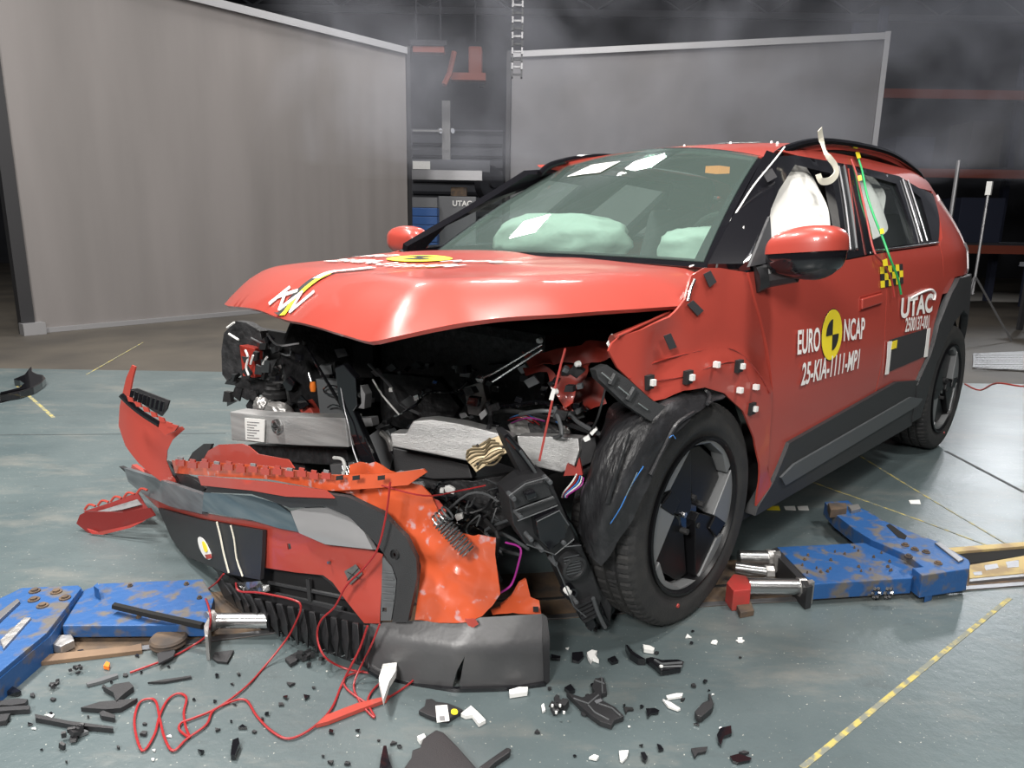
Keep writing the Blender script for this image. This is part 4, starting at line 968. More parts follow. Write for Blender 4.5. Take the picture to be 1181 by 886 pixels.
# bracket at the right end, corrugated conduit, grey tape
for L in ([(577, 700), (590, 690), (600, 672), (607, 669), (612, 690), (622, 694), (624, 708), (598, 709), (580, 708)], [(566, 706), (585, 700), (590, 709), (568, 711)]):
    psheet('end_bracket', L, BF(-.05, .3), 'paint_scuffed_lit', BC, 6, .01, bend=crease, label='shattered red end bracket')
psheet('end_slot', [(615, 700), (621, 700), (621, 706), (615, 706)], BF(-.03, .3), 'black_matte', BC, 5, .002)
for a, c, n_ in (((507, 600), (540, 636), 13), ((505, 602), (516, 592), 4)):
    for i in range(n_):
        t = i/max(1, n_-1); q = on(a[0]+(c[0]-a[0])*t, a[1]+(c[1]-a[1])*t, BF(.035, .25)); dirv = (on(*c, BF(.035, .25))-on(*a, BF(.035, .25))).normalized()
        u1 = dirv.orthogonal().normalized(); u2 = dirv.cross(u1)
        B().tube([q+(u1*cos(k*pi/6)+u2*sin(k*pi/6))*.020 for k in range(13)], .0028, 5, False).out('conduit_ring', 'cladding_grey' if i % 2 else 'steel', BC, True)
psheet('duct_tape', [(397, 659), (410, 651), (418, 662), (404, 675)], BF(.008), 'tape_silver', BC, 5, .001, label='square of silver tape')
for L in ([(400, 670), (414, 655)], [(401, 660), (415, 668)]): B().tube([on(*p, BF(.011)) for p in L], .0012, 4).out('pen_mark', 'black_matte', BC)
B().lathe([(0, .003), (.004, .003), (.005, -.003)], on(379, 649, BF(.006)), 'x', 10).out('rivet', 'steel', BC)
for L in ([(274, 672), (300, 670), (312, 680), (300, 686), (280, 683)],): psheet('torn_foil', L, BF(.02), 'steel', BC, 5, .003, bend=lambda u, v: CD*(.03*noise.noise(Vector((u*.2, v*.2, 0)))))

# ---------------------------------------------------------------- red side piece lying beyond the bumper's left end
SP = empty('side_trim_piece', at(130, 612, z=0), 'dark red torn bumper side piece lying on the floor, left of the bumper cover', 'car part')
c0 = at(120, 616, z=.005); FS = pl(c0, (.85, .5, .25))
psheet('outer_skin', [(88, 604), (92, 594), (100, 590), (140, 591), (172, 586), (178, 595), (160, 603), (125, 612), (104, 616), (98, 612)], FS, 'maroon', SP, 7, .01)
psheet('upper_edge', [(96, 590), (130, 579), (158, 568), (166, 580), (172, 588), (140, 592), (100, 592)], pl(c0+Vector((-.05, -.03, 0)), (.6, .4, .6)), 'maroon', SP, 7, .01)
psheet('grey_inner', [(112, 590), (135, 583), (158, 576), (163, 582), (140, 588), (115, 592)], pl(c0+Vector((-.04, -.02, 0)), (.6, .4, .6)), 'mid_grey', SP, 7, .006)
for i in range(5): B().tube(cat([on(98+i*15, 588-i*4.6, FS), on(103+i*15, 582-i*4.6, FS), on(110+i*15, 584-i*4.6, FS)], 3), .005, 5).out('hook_tab', 'paint', SP, True)
psheet('lower_edge', [(100, 610), (112, 614), (145, 607), (168, 600), (150, 609), (118, 617), (106, 616)], pl(c0+Vector((.012, .01, 0)), (.85, .5, .25)), 'red_bright', SP, 6, .006)

# ---------------------------------------------------------------- headlamp unit hanging out of the car
HL = empty('headlamp_unit', at(692, 722, z=.0), 'black headlamp housing seen from behind, hanging between bumper cover and front wheel', 'headlamp')
HP0 = at(590, 510, x=.50); HP1 = at(702, 722, z=.03)
hv = (HP1-HP0).normalized(); hn = hv.cross(Vector((0, 0, 1))); hn = (hn if hn.dot(CP-HP0) > 0 else -hn).normalized()
hn = (hn+ -CD*1.2); hn = (hn-hv*hn.dot(hv)).normalized()
def HF(off=0.): return pl(HP0+hn*off, hn)
def hs(name, L, off, t, m='black_plastic', bev=.002, label=None):
    return B().prism([on(*p, HF(off)) for p in L], -hn, t).out(name, m, HL, label=label, bevel=bev)
hs('lens_edge', [(580, 502), (588, 500), (606, 522), (628, 552), (650, 590), (672, 632), (690, 670), (706, 700), (704, 722), (697, 728), (690, 712), (676, 680), (655, 640), (630, 592), (606, 555), (590, 525)], 0, .05, 'black_plastic', .005)
hs('lens', [(628, 552), (650, 585), (676, 634), (700, 680), (710, 704), (704, 712), (690, 690), (660, 630), (636, 585)], -.03, .04, 'black_gloss')
B().tube(cat([on(*p, HF(.012)) for p in ((584, 503), (605, 528), (626, 560), (648, 600), (668, 645), (688, 690), (700, 720))], 4), .007, 8).out('rim_seal', 'black_gloss', HL, True)
B().tube(cat([on(*p, HF(.02)) for p in ((600, 520), (622, 552), (642, 592), (662, 636), (684, 690))], 4), .004, 6).out('rim_wire', 'cladding_grey', HL, True)
hs('back_housing', [(586, 571), (605, 556), (632, 549), (640, 565), (655, 600), (664, 622), (640, 640), (622, 632), (606, 628), (592, 605)], .05, .07, 'black_plastic', .004)
hs('cover_plate', [(590, 572), (606, 560), (630, 555), (637, 572), (612, 580), (594, 588)], .065, .02, 'cladding', .003)
hs('cover_plate', [(596, 590), (640, 574), (643, 582), (600, 600)], .07, .02, 'cladding', .003)
hs('latch', [(606, 571), (618, 567), (620, 574), (609, 579)], .085, .02, 'black_gloss', .004)
hs('side_box', [(618, 600), (644, 588), (656, 606), (652, 622), (634, 636), (622, 622)], .08, .04, 'black_gloss', .004)
c = on(660, 653, HF(.05))
def disc(name, c, r, h, m, prof=None):
    Rm = hn.to_track_quat('Z', 'Y').to_matrix(); b = B(); b.lathe(prof or [(0, h), (r*.85, h), (r, h*.6), (r, -.03)], (0, 0, 0), 'z', 32); b.V = [c+Rm @ v for v in b.V]
    return b.out(name, m, HL, True)
hs('lower_housing', [(636, 640), (650, 630), (670, 628), (684, 660), (694, 690), (690, 706), (676, 712), (662, 700), (650, 672)], .03, .06, 'black_plastic', .004)
disc('service_cap', c, .036, .016, 'cladding', [(0, .010), (.026, .010), (.028, .016), (.036, .014), (.037, -.03)])
for i in range(7): B().tube([on(650+i*.4, 644+i*3.2, HF(.062)), on(668+i*.4, 640+i*3.2, HF(.062))], .0016, 4).out('cap_rib', 'cladding_grey', HL)
disc('bulb_socket', on(657, 683, HF(.045)), .018, .008, 'black_gloss', [(.010, .0), (.012, .012), (.018, .012), (.02, -.02)])
disc('bulb', on(655, 682, HF(.05)), .010, .012, 'white_plastic', [(0, .01), (.008, .008), (.010, 0), (.010, -.01)])
for i in range(5): hs('cooling_rib', [(664+i*2.2, 700+i*4.2), (686+i*1.2, 690+i*4.4), (687+i*1.2, 692+i*4.4), (665+i*2.2, 702.5+i*4.2)], .045, .03, 'black_plastic', 0)
hs('lower_loop', [(676, 716), (684, 712), (688, 722), (682, 729), (677, 725)], .03, .01, 'black_gloss', .002)
B().tube(cat([on(*p, HF(.05)) for p in ((684, 690), (690, 708), (698, 724))], 4), .006, 7).out('adjuster_rod', 'cladding_grey', HL, True)
for L in ([(587, 572), (606, 558), (631, 551)], [(594, 589), (638, 573)], [(597, 601), (643, 583)], [(607, 628), (640, 640), (662, 622)], [(619, 602), (645, 589), (656, 606)], [(637, 641), (662, 700), (676, 712)], [(650, 631), (670, 629)]):
    B().tube([on(*p, HF(.088)) for p in L], .0018, 5).out('edge_highlight', 'cladding_grey', HL, True)  # edge highlights drawn as thin lighter tubes on the black housing
for q in ((592, 575), (634, 556), (600, 596), (650, 626), (624, 634), (612, 622), (640, 650), (664, 694)): disc('screw_boss', on(*q, HF(.082)), .006, .006, 'cladding_grey')
for L in ([(580, 640), (570, 625), (560, 612), (586, 600)], [(575, 614), (592, 622), (610, 634)], [(560, 618), (580, 634), (600, 640)], [(600, 560), (592, 552), (584, 552), (575, 560)]):
    ptube('bracket_arm', [(a, b, .36) for a, b in L], .005, 'cladding_grey', HL)
# ---------------------------------------------------------------- track in the floor and the blue pulling sleds
mat('blue_paint', (.018, .085, .25), .5, .1, .1, col2=(.12, .11, .10), vscale=19, lo=.50, hi=.64, bump=.2, bscale=40, detail=9)
mat('rust_brown', (.13, .085, .05), .8, col2=(.05, .04, .035), vscale=12, bump=.3, bscale=30)
mat('wood', (.20, .13, .08), .8, col2=(.11, .07, .045), vscale=6, stretch=(1, 1, 1))
mat('yellow_worn', (.44, .34, .15), .6, col2=(.30, .22, .12), vscale=8, lo=.5, hi=.6)
mat('pit_black', (.005, .005, .005), .9)
mat('diamond_plate', (.16, .16, .16), .4, .6, bump=.8, bscale=30)
def zp(px, py, z=0.): return at(px, py, z=z)
near = [zp(20, 772), zp(60, 765), zp(320, 731), zp(480, 722), zp(640, 715), zp(820, 700), zp(1110, 682), zp(1240, 672)]
nv = Vector((-.58, -.815, 0))
TR = B().prism([p+Vector((0, 0, .001)) for p in near]+[p+nv*.30+Vector((0, 0, .001)) for p in near[::-1]], (0, 0, 1), .0015).out('floor_track', 'rust_brown'); setp(TR, kind='structure')
B().prism([p+Vector((0, 0, .003)) for p in near]+[p+nv*.022+Vector((0, 0, .003)) for p in near[::-1]], (0, 0, 1), .002).out('track_edge', 'aluminium_dark', TR)
B().prism([p+nv*.11+Vector((0, 0, .003)) for p in near]+[p+nv*.125+Vector((0, 0, .003)) for p in near[::-1]], (0, 0, 1), .003).out('track_rail', 'steel', TR)
def zslab(name, L, z0, z1, m, parent=None, bevel=.003, label=None):
    """outline of a top face at height z1, body down to z0"""
    return B().prism([at(p[0], p[1], z=z1) for p in L], (0, 0, -1), z1-z0).out(name, m, parent, label=label, bevel=bevel)
def bolt(px, py, z, r, parent, m='rust_brown'):
    c = at(px, py, z=z); B().lathe([(0, .008), (r*.6, .008), (r*.6, .003), (r, .003), (r, -.002)], c, 'z', 12).out('bolt', m, parent)
LS = empty('pulling_sled', at(130, 745, z=0), 'scuffed blue steel pulling sled on the floor track left of the bumper cover', 'sled', None)
zslab('deck_plate', [(72, 722), (97, 680), (115, 673), (234, 668), (247, 690), (238, 721)], .018, .055, 'blue_paint', LS)
zslab('sled_arm', [(0, 690), (-60, 700), (-60, 820), (0, 775), (54, 730), (94, 678), (90, 675), (25, 678)], .030, .075, 'blue_paint', LS)
zslab('arm_edge', [(0, 775), (54, 730), (94, 679), (96, 681), (58, 734), (0, 783), (-40, 812), (-40, 806)], .0, .060, 'blue_paint', LS, 0)
for q in ((40, 678+4), (65, 683), (39, 692), (49, 699), (75, 690)): bolt(*q, .076, .016, LS)
zslab('grey_channel', [(-10, 712), (20, 690), (23, 693), (-8, 722)], .07, .085, 'aluminium_dark', LS, .002)
zslab('grey_channel', [(0, 738), (28, 712), (36, 712), (4, 748)], .07, .082, 'cast_metal', LS, .002)
zslab('fin_plate', [(108, 676), (113, 672), (114, 680)], .05, .09, 'blue_paint', LS, 0)
B().tube([at(132, 699, z=.075), at(170, 708, z=.075), at(234, 722, z=.07)], .011, 6).out('dark_rod', 'pit_black', LS)
zslab('end_plate', [(235, 722), (240, 712), (242, 712), (240, 734), (236, 734)], .0, .075, 'cast_metal', LS, .002)
B().tube([at(244, 716, z=.05), at(310, 716, z=.05)], .022, 16).out('hydraulic_cylinder', 'steel', LS, True)
B().lathe([(.0, .01), (.03, .01), (.03, -.01), (0, -.01)], at(244, 716, z=.05), 'x', 12).out('coupling', 'cast_metal', LS, True)
zslab('wooden_base', [(28, 766), (30, 757), (150, 745), (163, 742), (164, 750)], .0, .012, 'wood', LS, .001)
B().lathe([(0, .03), (.045, .03), (.05, .024), (.045, .018), (.05, .012), (.045, .004), (0, 0)], at(195, 745, z=.004), 'z', 28).out('roller', 'rust_brown', LS, True)
zslab('clamp_foot', [(57, 742), (62, 733), (82, 731), (86, 738), (70, 746)], .005, .03, 'cast_metal', LS)
for q in ((150, 676), (215, 674), (160, 712), (230, 690)): bolt(*q, .056, .008, LS)

RSL = empty('pulling_sled', at(1000, 685, z=0), 'scuffed blue steel pulling sled with angled arm, right of the front wheel', 'sled', None)
zslab('deck_plate', [(896, 631), (997, 626), (1060, 652), (1052, 667), (938, 674), (924, 660)], .02, .075, 'blue_paint', RSL)
zslab('end_plate', [(889, 634), (896, 631), (926, 664), (938, 676), (931, 678), (914, 660)], .0, .078, 'black_plastic', RSL, .002)
zslab('steel_cheek', [(893, 636), (900, 635), (901, 640), (895, 640)], .02, .088, 'cast_metal', RSL, .002)
zslab('steel_cheek', [(931, 669), (937, 668), (940, 671), (933, 673)], .005, .084, 'cast_metal', RSL, .002)
zslab('sled_arm', [(951, 579), (978, 577), (984, 582), (1002, 590), (1018, 600), (1062, 618), (1080, 624), (1116, 645), (1116, 650), (1066, 655), (1046, 640), (1004, 622), (985, 610), (962, 592)], .045, .10, 'blue_paint', RSL)
zslab('arm_slot', [(1022, 606), (1026, 604), (1046, 618), (1044, 622), (1036, 620)], .09, .1015, 'pit_black', RSL, 0)
zslab('arm_head', [(1052, 655), (1064, 654), (1117, 645), (1119, 650), (1118, 656), (1064, 664)], .02, .10, 'blue_paint', RSL)
zslab('head_lug', [(1065, 665), (1078, 663), (1076, 683), (1067, 686)], .0, .03, 'blue_paint', RSL)
zslab('grey_channel', [(1078, 626), (1084, 625), (1112, 645), (1106, 648)], .095, .106, 'aluminium_dark', RSL, .002)
zslab('tip_clamp', [(955, 580), (976, 580), (977, 586), (958, 588)], .09, .125, 'rust_brown', RSL, .003)
zslab('tip_clamp', [(978, 583), (990, 581), (993, 586), (982, 589)], .09, .115, 'cast_metal', RSL, .003)
for q in ((1044, 629), (1055, 634), (1068, 637), (1082, 650), (1048, 642)): bolt(*q, .101, .013, RSL)
rs = random.Random(5)
for i in range(22): bolt(rs.uniform(925, 1030), rs.uniform(632, 662), .076, rs.uniform(.003, .006), RSL, 'rust_brown')
for cx in (1002, 1016):
    c = at(cx, 678, z=.05)
    for k in range(6): B().lathe([(0, .004), (.006, .004), (.007, -.004)], c+Vector((.6*.016*cos(k*pi/3)*-1, .45*.016*cos(k*pi/3), .016*sin(k*pi/3)))+Vector((.02, .03, 0)), 'y', 6).out('bolt', 'black_plastic' if k else 'steel', RSL)
for a, c, r in (((852, 643), (890, 644), .026), ((862, 676), (926, 677), .026), ((848, 655), (888, 660), .020)):
    B().tube([at(*a, z=.05), at(*c, z=.05)], r, 18).out('hydraulic_cylinder', 'steel', RSL, True)
    B().tube([at(c[0]-6, c[1], z=.05), at(c[0]+3, c[1], z=.05)], r*1.2, 8).out('coupling', 'cast_metal', RSL)
for q in ((965, 688), (1092, 675)): B().lathe([(0, .03), (.055, .03), (.06, .025), (.055, .018), (.06, .01), (.055, 0)], at(*q, z=.0)+nv*.06, 'z', 28).out('roller', 'cast_metal', RSL, True)
RB = empty('red_clamp', at(855, 700, z=0), 'small red and rusty steel clamp beside the front tyre on the track', 'clamp')
zslab('clamp_block', [(838, 672), (846, 662), (860, 664), (866, 672), (866, 680), (846, 682)], .0, .07, 'red_bright', RB)
zslab('clamp_foot', [(846, 690), (864, 688), (870, 704), (854, 707)], .0, .02, 'rust_brown', RB)
# open slot with its yellow edges at the right
SL = empty('track_cover', at(1140, 645, z=0), 'worn yellow cover plates round the open slot at the right edge', 'floor cover')
zslab('cover_plate', [(1118, 652), (1181, 641), (1260, 630), (1260, 648), (1181, 661), (1118, 667)], .002, .014, 'yellow_worn', SL, .001)
zslab('slot', [(1092, 634), (1181, 626), (1260, 620), (1260, 630), (1181, 641), (1118, 650)], .002, .006, 'pit_black', SL, 0)
zslab('cover_plate', [(1092, 632), (1181, 625), (1260, 619), (1260, 623), (1181, 630), (1096, 637)], .002, .016, 'yellow_worn', SL, .001)
zslab('steel_edge', [(1118, 667), (1181, 661), (1260, 650), (1260, 654), (1181, 665), (1118, 671)], .002, .012, 'aluminium_dark', SL, .001)
for L in ([(1135, 652), (1150, 650), (1152, 655), (1137, 658)], [(1160, 648), (1175, 646), (1175, 654), (1162, 655)], [(1122, 660), (1132, 659), (1133, 663), (1124, 664)]): zslab('scuff', L, .012, .015, 'aluminium_dark', SL, 0)
# chequer plates far right
DP = B(); 
DP.prism([zp(*p, .002) for p in ((1122, 409), (1240, 404), (1240, 432), (1122, 425))], (0, 0, 1), .012); o = DP.out('chequer_plate', 'diamond_plate'); setp(o, 'grey chequer plate on the floor behind the rear wheel', 'floor plate')
n_ = 0
for i in range(26):
    b = B()
    for j in range(7):
        c = zp(1126+i*2.2, 410+j*2.6, .0145); b.box(c, (.03, .006, .003), Matrix.Rotation(radians(45 if (i+j) % 2 else -45), 3, 'Z'))
    s = b if i == 0 else s.add(b.V, b.F)
s.out('chequer_ribs', 'diamond_plate', o)['kind'] = 'stuff'

# ---------------------------------------------------------------- cables
def cable(name, pts, r, m, label, cat_='cable', group=None, n=6, sm=5, parent=None):
    o = B().tube(cat(pts, sm), r, n).out(name, m, parent, True)
    if parent is None: setp(o, label, cat_, group)
    return o
fz = .006
def fl_(L): return [at(a, b, z=fz) for a, b in L]
def bf(L, off=.03): return [on(a, b, BF(off)) for a, b in L]
cable('red_cable', bf([(258, 662), (250, 672), (236, 684)])+[at(240, 698, z=.11), at(243, 716, z=.10), at(238, 733, z=.03)]+fl_([(222, 745), (200, 757), (175, 767), (150, 776)]), .0030, 'red_wire', 'red cable running from the number plate over the left sled to the floor')
cable('red_cable', bf([(272, 672), (276, 682), (300, 684), (338, 692), (347, 700), (342, 716)], .05)+[at(330, 738, z=.05)]+fl_([(306, 768), (284, 792), (252, 816), (222, 829), (209, 834), (207, 842), (218, 850), (214, 838), (212, 822), (215, 805), (205, 800), (193, 808), (184, 826), (178, 848), (164, 866), (155, 836), (160, 812), (172, 806), (180, 810), (184, 828), (190, 852), (200, 866), (216, 852), (238, 836), (246, 820), (268, 809), (284, 808), (296, 826), (314, 844), (334, 852), (360, 840), (382, 818), (394, 790)])+[at(404, 770, z=.05)]+bf([(415, 748), (424, 722)], .05), .0030, 'red_wire', 'long red cable looping over the floor in front of the bumper cover')
cable('red_cable', bf([(450, 556), (446, 590), (436, 632), (420, 655), (400, 675), (386, 700), (370, 716), (366, 735)], .045)+[at(374, 757, z=.05)]+fl_([(395, 770), (425, 776), (455, 774), (482, 772), (484, 777), (465, 794), (432, 812), (415, 806), (398, 792), (400, 780), (420, 774)]), .0028, 'red_wire', 'red cable running down from the bumper rim under the silver tape to the floor')
cable('red_cable', bf([(438, 720), (428, 745)], .05)+[at(418, 765, z=.04)]+fl_([(408, 790), (414, 808), (425, 822), (432, 827), (424, 808), (436, 790), (455, 778)]), .0028, 'red_wire', 'short red cable hanging from the corner of the bumper cover by the white tag')
cable('cord', [at(652, 402, x=.34), at(640, 448, x=.38), at(622, 532, x=.44)], .0032, 'red_bright', 'straight red cord stretched across the open engine bay', 'cord', sm=2)
setp(slab('paper_tag', [(637, 448), (641, 449), (638, 462), (633, 461)], .42, (1, .6, 0), .002, 'paper'), 'small paper tag on the red cord in the engine bay', 'tag')
cable('cord', [at(583, 626, x=.45), at(600, 632, x=.45), at(598, 650, x=.45), at(590, 674, x=.45), at(577, 684, x=.5)], .003, 'purple_wire', 'thin purple cord hanging between headlamp housing and orange bumper corner', 'cord')
cable('cord', [on(440, 560, BF(.02)), on(490, 572, BF(0)), at(530, 566, x=.5), at(560, 560, x=.46)], .0022, 'red_wire', 'thin red cord from the bumper rim into the crushed wiring', 'cord')
cable('thin_dark_cable', [zp(1113, 443, .004), zp(1130, 450, .004), zp(1150, 442, .004), zp(1185, 446, .004), zp(1230, 441, .004)], .006, 'paint_dark', 'thin dark red cable on the floor behind the rear wheel')

# ---------------------------------------------------------------- debris, each shard its own
def shard(name, L, m, label, cat_='fragment', t=.006, z=.002, group=None, tilt=None, bevel=0):
    P = [at(p[0], p[1], z=z+t) for p in L]
    if tilt:
        c = sum((p for p in P), Vector())/len(P)
        for i, p in enumerate(P): p.z = max(z+t, z+t+tilt*(p-c).dot(E1))
    o = B().prism(P, (0, 0, -1), t).out(name, m, None, bevel=bevel)
    for v in o.data.vertices:
        if v.co.z < .0012: v.co.z = .0012
    return setp(o, label, cat_, group)
def C2(L, ox, oy, s): return [(ox+a/s, oy+b/s) for a, b in L]
A_ = lambda L: C2(L, 0, 640, 2.9525); B_ = lambda L: C2(L, 300, 640, 2.9525); D_ = lambda L: C2(L, 560, 700, 2.9525)
o = shard('labelled_bracket', B_([(540, 530), (560, 515), (565, 492), (585, 490), (600, 500), (640, 505), (690, 527), (672, 540), (640, 560), (600, 555), (570, 545)]), 'black_plastic', 'black plastic bracket with a white label and yellow dot, below the cracked lip', 'fragment', .012, bevel=.001)
B().prism([at(*p, z=.0155) for p in B_([(597, 515), (637, 512), (645, 566), (602, 572)])], (0, 0, 1), .001).out('label', 'paper', o, label='white printed label')
B().prism([at(*p, z=.017) for p in B_([(610, 550), (628, 549), (630, 565), (612, 566)])], (0, 0, 1), .0005).out('label_print', 'mid_grey', o)
B().prism([at(*p, z=.0155) for p in smooth2(B_([(650, 526), (672, 526), (674, 545), (650, 545)]))], (0, 0, 1), .001).out('yellow_dot', 'yellow', o)
shard('white_bracket', B_([(684, 540), (718, 513), (742, 535), (768, 562), (745, 575), (722, 545), (700, 548)]), 'paper', 'white angled plastic clip beside the labelled black bracket', t=.01)
shard('black_cover', B_([(480, 740), (515, 690), (518, 665), (545, 655), (555, 625), (600, 595), (625, 605), (670, 650), (745, 735), (700, 760), (480, 760)]), 'black_plastic', 'large flat black plastic cover at the bottom edge of the picture', t=.02, bevel=.003)
shard('black_stick', B_([(745, 722), (790, 690), (840, 655), (855, 660), (850, 672), (800, 706), (765, 740)]), 'black_plastic', 'thick black plastic rod lying right of the large flat black cover', t=.015, bevel=.003)
shard('black_sliver', B_([(410, 700), (420, 650), (430, 650), (440, 700), (455, 740), (405, 740)]), 'black_gloss', 'narrow black shard left of the large flat black cover', t=.02)
shard('white_clip', B_([(535, 618), (558, 608), (565, 622), (545, 632)]), 'white_plastic', 'small white clip at the corner of the large flat black cover', t=.012)
shard('white_tag', B_([(418, 372), (466, 366), (462, 395), (440, 430), (420, 490), (404, 420)]), 'paper', 'long white paper tag tangled in the red cables', 'tag', t=.02, z=.03)
shard('white_strip', B_([(848, 460), (880, 450), (912, 450), (910, 466), (850, 475)]), 'white_plastic', 'small white strip under the end of the lower lip', t=.012)
shard('red_strip', B_([(190, 578), (225, 545), (330, 505), (440, 478), (430, 492), (340, 525), (230, 568)]), 'paint', 'flat red torn strip lying under the tangle of red cables', t=.01)
def lump(name, c_px, r, n, m, label, seed=1, group=None, sz=.02):
    """a small broken component made of fused angular pieces"""
    rs = random.Random(seed); b = B(); c = at(*c_px, z=0)
    for i in range(n):
        d = [rs.uniform(.3, 1)*sz for _ in range(3)]
        R = Matrix.Rotation(rs.uniform(0, 3), 3, 'Z') @ Matrix.Rotation(rs.uniform(-.5, .5), 3, 'X')
        b.box(c+Vector((rs.uniform(-r, r), rs.uniform(-r, r), max(d)*.55+rs.uniform(0, .01))), d, R)
    return setp(b.out(name, m), label, 'fragment', group)
o = lump('broken_connector', (643, 819), .018, 12, 'black_plastic', 'crumpled small black connector with white pins right of the white angled clip', 3)
for k in range(4): B().lathe([(0, .003), (.003, .003), (.003, -.003)], at(637+k*4.5, 814+(k % 2)*8, z=.026), 'z', 8).out('pin', 'white_plastic', o)
shard('white_chip', D_([(190, 335), (198, 328), (204, 350), (194, 356)]), 'white_plastic', 'small white chip left of the crumpled black connector', t=.006)
o = shard('plastic_fragment', D_([(275, 290), (330, 308), (372, 290), (362, 270), (372, 243), (400, 240), (410, 262), (414, 290), (392, 296), (400, 320), (440, 340), (472, 372), (440, 385), (430, 402), (390, 390), (355, 365), (320, 335), (300, 315)]), 'black_plastic', 'largest black broken panel with raised ribs on the floor right of the lip', t=.014, bevel=.0015)
for L in ([(300, 312), (350, 330), (385, 300)], [(350, 335), (372, 360), (420, 385)], [(372, 250), (405, 262)], [(385, 330), (430, 345), (460, 372)], [(395, 240), (398, 292)]): B().tube([at(*p, z=.018) for p in D_(L)], .0022, 5).out('rib', 'grey_plastic', o)
B().prism([at(*p, z=.0175) for p in D_([(370, 322), (392, 314), (398, 322), (378, 332)])], (0, 0, 1), .002).out('label', 'cabinet_grey', o)
shard('black_triangle', D_([(268, 275), (290, 262), (305, 282), (285, 288)]), 'black_gloss', 'small black piece touching the top of the largest broken panel', t=.01)
o = shard('broken_duct', D_([(545, 175), (565, 170), (600, 180), (655, 178), (676, 186), (665, 208), (620, 215), (598, 218), (580, 200)]), 'black_gloss', 'black ribbed broken duct piece below the front tyre', t=.016, bevel=.002)
for L in ([(575, 180), (600, 195), (670, 190)], [(590, 205), (668, 202)]): B().tube([at(*p, z=.02) for p in D_(L)], .003, 5).out('rib', 'grey_plastic', o)
B().lathe([(0, .004), (.005, .004), (.005, 0)], at(*D_([(598, 205)])[0], z=.02), 'z', 8).out('rivet', 'white_plastic', o)
shard('curved_sliver', D_([(476, 128), (484, 130), (500, 150), (530, 170), (545, 178), (520, 176), (492, 158)]), 'black_gloss', 'curved black sliver left of the ribbed duct piece', t=.02)
shard('black_chip', D_([(295, 155), (330, 152), (334, 170), (318, 186), (294, 180)]), 'black_gloss', 'square glossy black chip right of the lip end', t=.008)
shard('black_chip', D_([(222, 160), (238, 164), (256, 168), (254, 176), (226, 174)]), 'black_gloss', 'flat black chip nearest to the lip end', t=.008)
shard('black_chip', D_([(416, 176), (440, 166), (452, 184), (430, 190)]), 'black_gloss', 'glossy black chip right of the crumpled white foil', t=.008)
shard('white_foil', D_([(345, 155), (362, 146), (380, 150), (372, 162), (386, 180), (365, 172), (360, 184), (350, 170)]), 'white_plastic', 'crumpled white foil between two black chips', t=.012)
shard('white_foil', D_([(536, 128), (560, 132), (576, 140), (572, 150), (540, 145)]), 'paper', 'small silver-white piece above the ribbed duct piece', t=.01)
shard('white_splinter', D_([(615, 302), (650, 294), (672, 294), (668, 304), (620, 312)]), 'white_plastic', 'straight white splinter, upper of the pair', t=.006)
shard('white_splinter', D_([(603, 314), (630, 324), (664, 346), (655, 350), (622, 338)]), 'white_plastic', 'curved white splinter, lower of the pair', t=.006)
o = shard('black_hook', D_([(712, 356), (740, 325), (762, 318), (758, 295), (765, 295), (777, 330), (770, 345), (735, 374), (720, 370)]), 'black_plastic', 'black hooked clip with an upright point, right of the white splinters', t=.018, bevel=.002)
shard('black_shard', D_([(546, 346), (575, 344), (592, 352), (588, 360), (565, 362), (552, 376)]), 'black_gloss', 'black wing-shaped shard left of the curved white splinter', t=.006)
shard('black_shard', D_([(470, 340), (500, 342), (504, 350), (485, 350), (478, 362)]), 'black_matte', 'thin black shard right beside the largest broken panel', t=.005)
shard('black_shard', D_([(788, 435), (800, 412), (836, 404), (838, 430), (812, 440), (802, 470), (792, 458)]), 'black_gloss', 'glossy black L-shaped shard below the black hooked clip', t=.008)
shard('black_shard', D_([(700, 482), (730, 478), (756, 476), (750, 492), (722, 498), (712, 512)]), 'black_plastic', 'pointed black shard left of the brown-black chip', t=.006)
shard('dark_chip', D_([(832, 508), (862, 500), (906, 514), (900, 522), (860, 530), (842, 524)]), 'black_gloss', 'glossy brown-black chip nearest the bottom right corner', t=.006)
shard('white_chip', D_([(455, 490), (487, 488), (482, 510), (466, 526), (458, 520)]), 'white_plastic', 'largest white chip near the bottom edge', t=.006)
shard('white_chip', D_([(352, 512), (370, 502), (386, 508), (378, 518)]), 'white_plastic', 'rounded white chip left of the largest white chip', t=.006)
shard('black_shard', D_([(528, 495), (542, 494), (552, 512), (545, 524), (534, 516)]), 'black_gloss', 'small upright black shard right of the largest white chip', t=.008)
shard('black_shard', D_([(583, 466), (596, 470), (606, 484), (590, 488)]), 'black_gloss', 'small black shard tipped with white below the curved splinter', t=.006)
# left side
shard('black_triangle', A_([(350, 448), (372, 452), (390, 440), (440, 432), (455, 448), (425, 470), (396, 497), (385, 468)]), 'black_plastic', 'three-cornered black piece lying above the long black slivers', t=.015)
shard('long_sliver', A_([(275, 520), (340, 500), (430, 492), (468, 488), (440, 505), (410, 522), (360, 526)]), 'black_plastic', 'long pointed black sliver left of the looped red cable', t=.012)
shard('black_block', A_([(338, 538), (350, 530), (392, 545), (390, 556), (345, 548)]), 'black_plastic', 'short black block under the long pointed sliver', t=.012)
shard('black_stick', A_([(118, 542), (132, 545), (230, 565), (385, 585), (384, 592), (250, 580), (120, 555)]), 'black_plastic', 'longest straight black stick on the floor at the lower left', t=.012)
shard('black_stick', A_([(293, 436), (350, 415), (398, 403), (402, 410), (345, 430), (298, 442)]), 'grey_plastic', 'dull straight stick above the three-cornered black piece', t=.008)
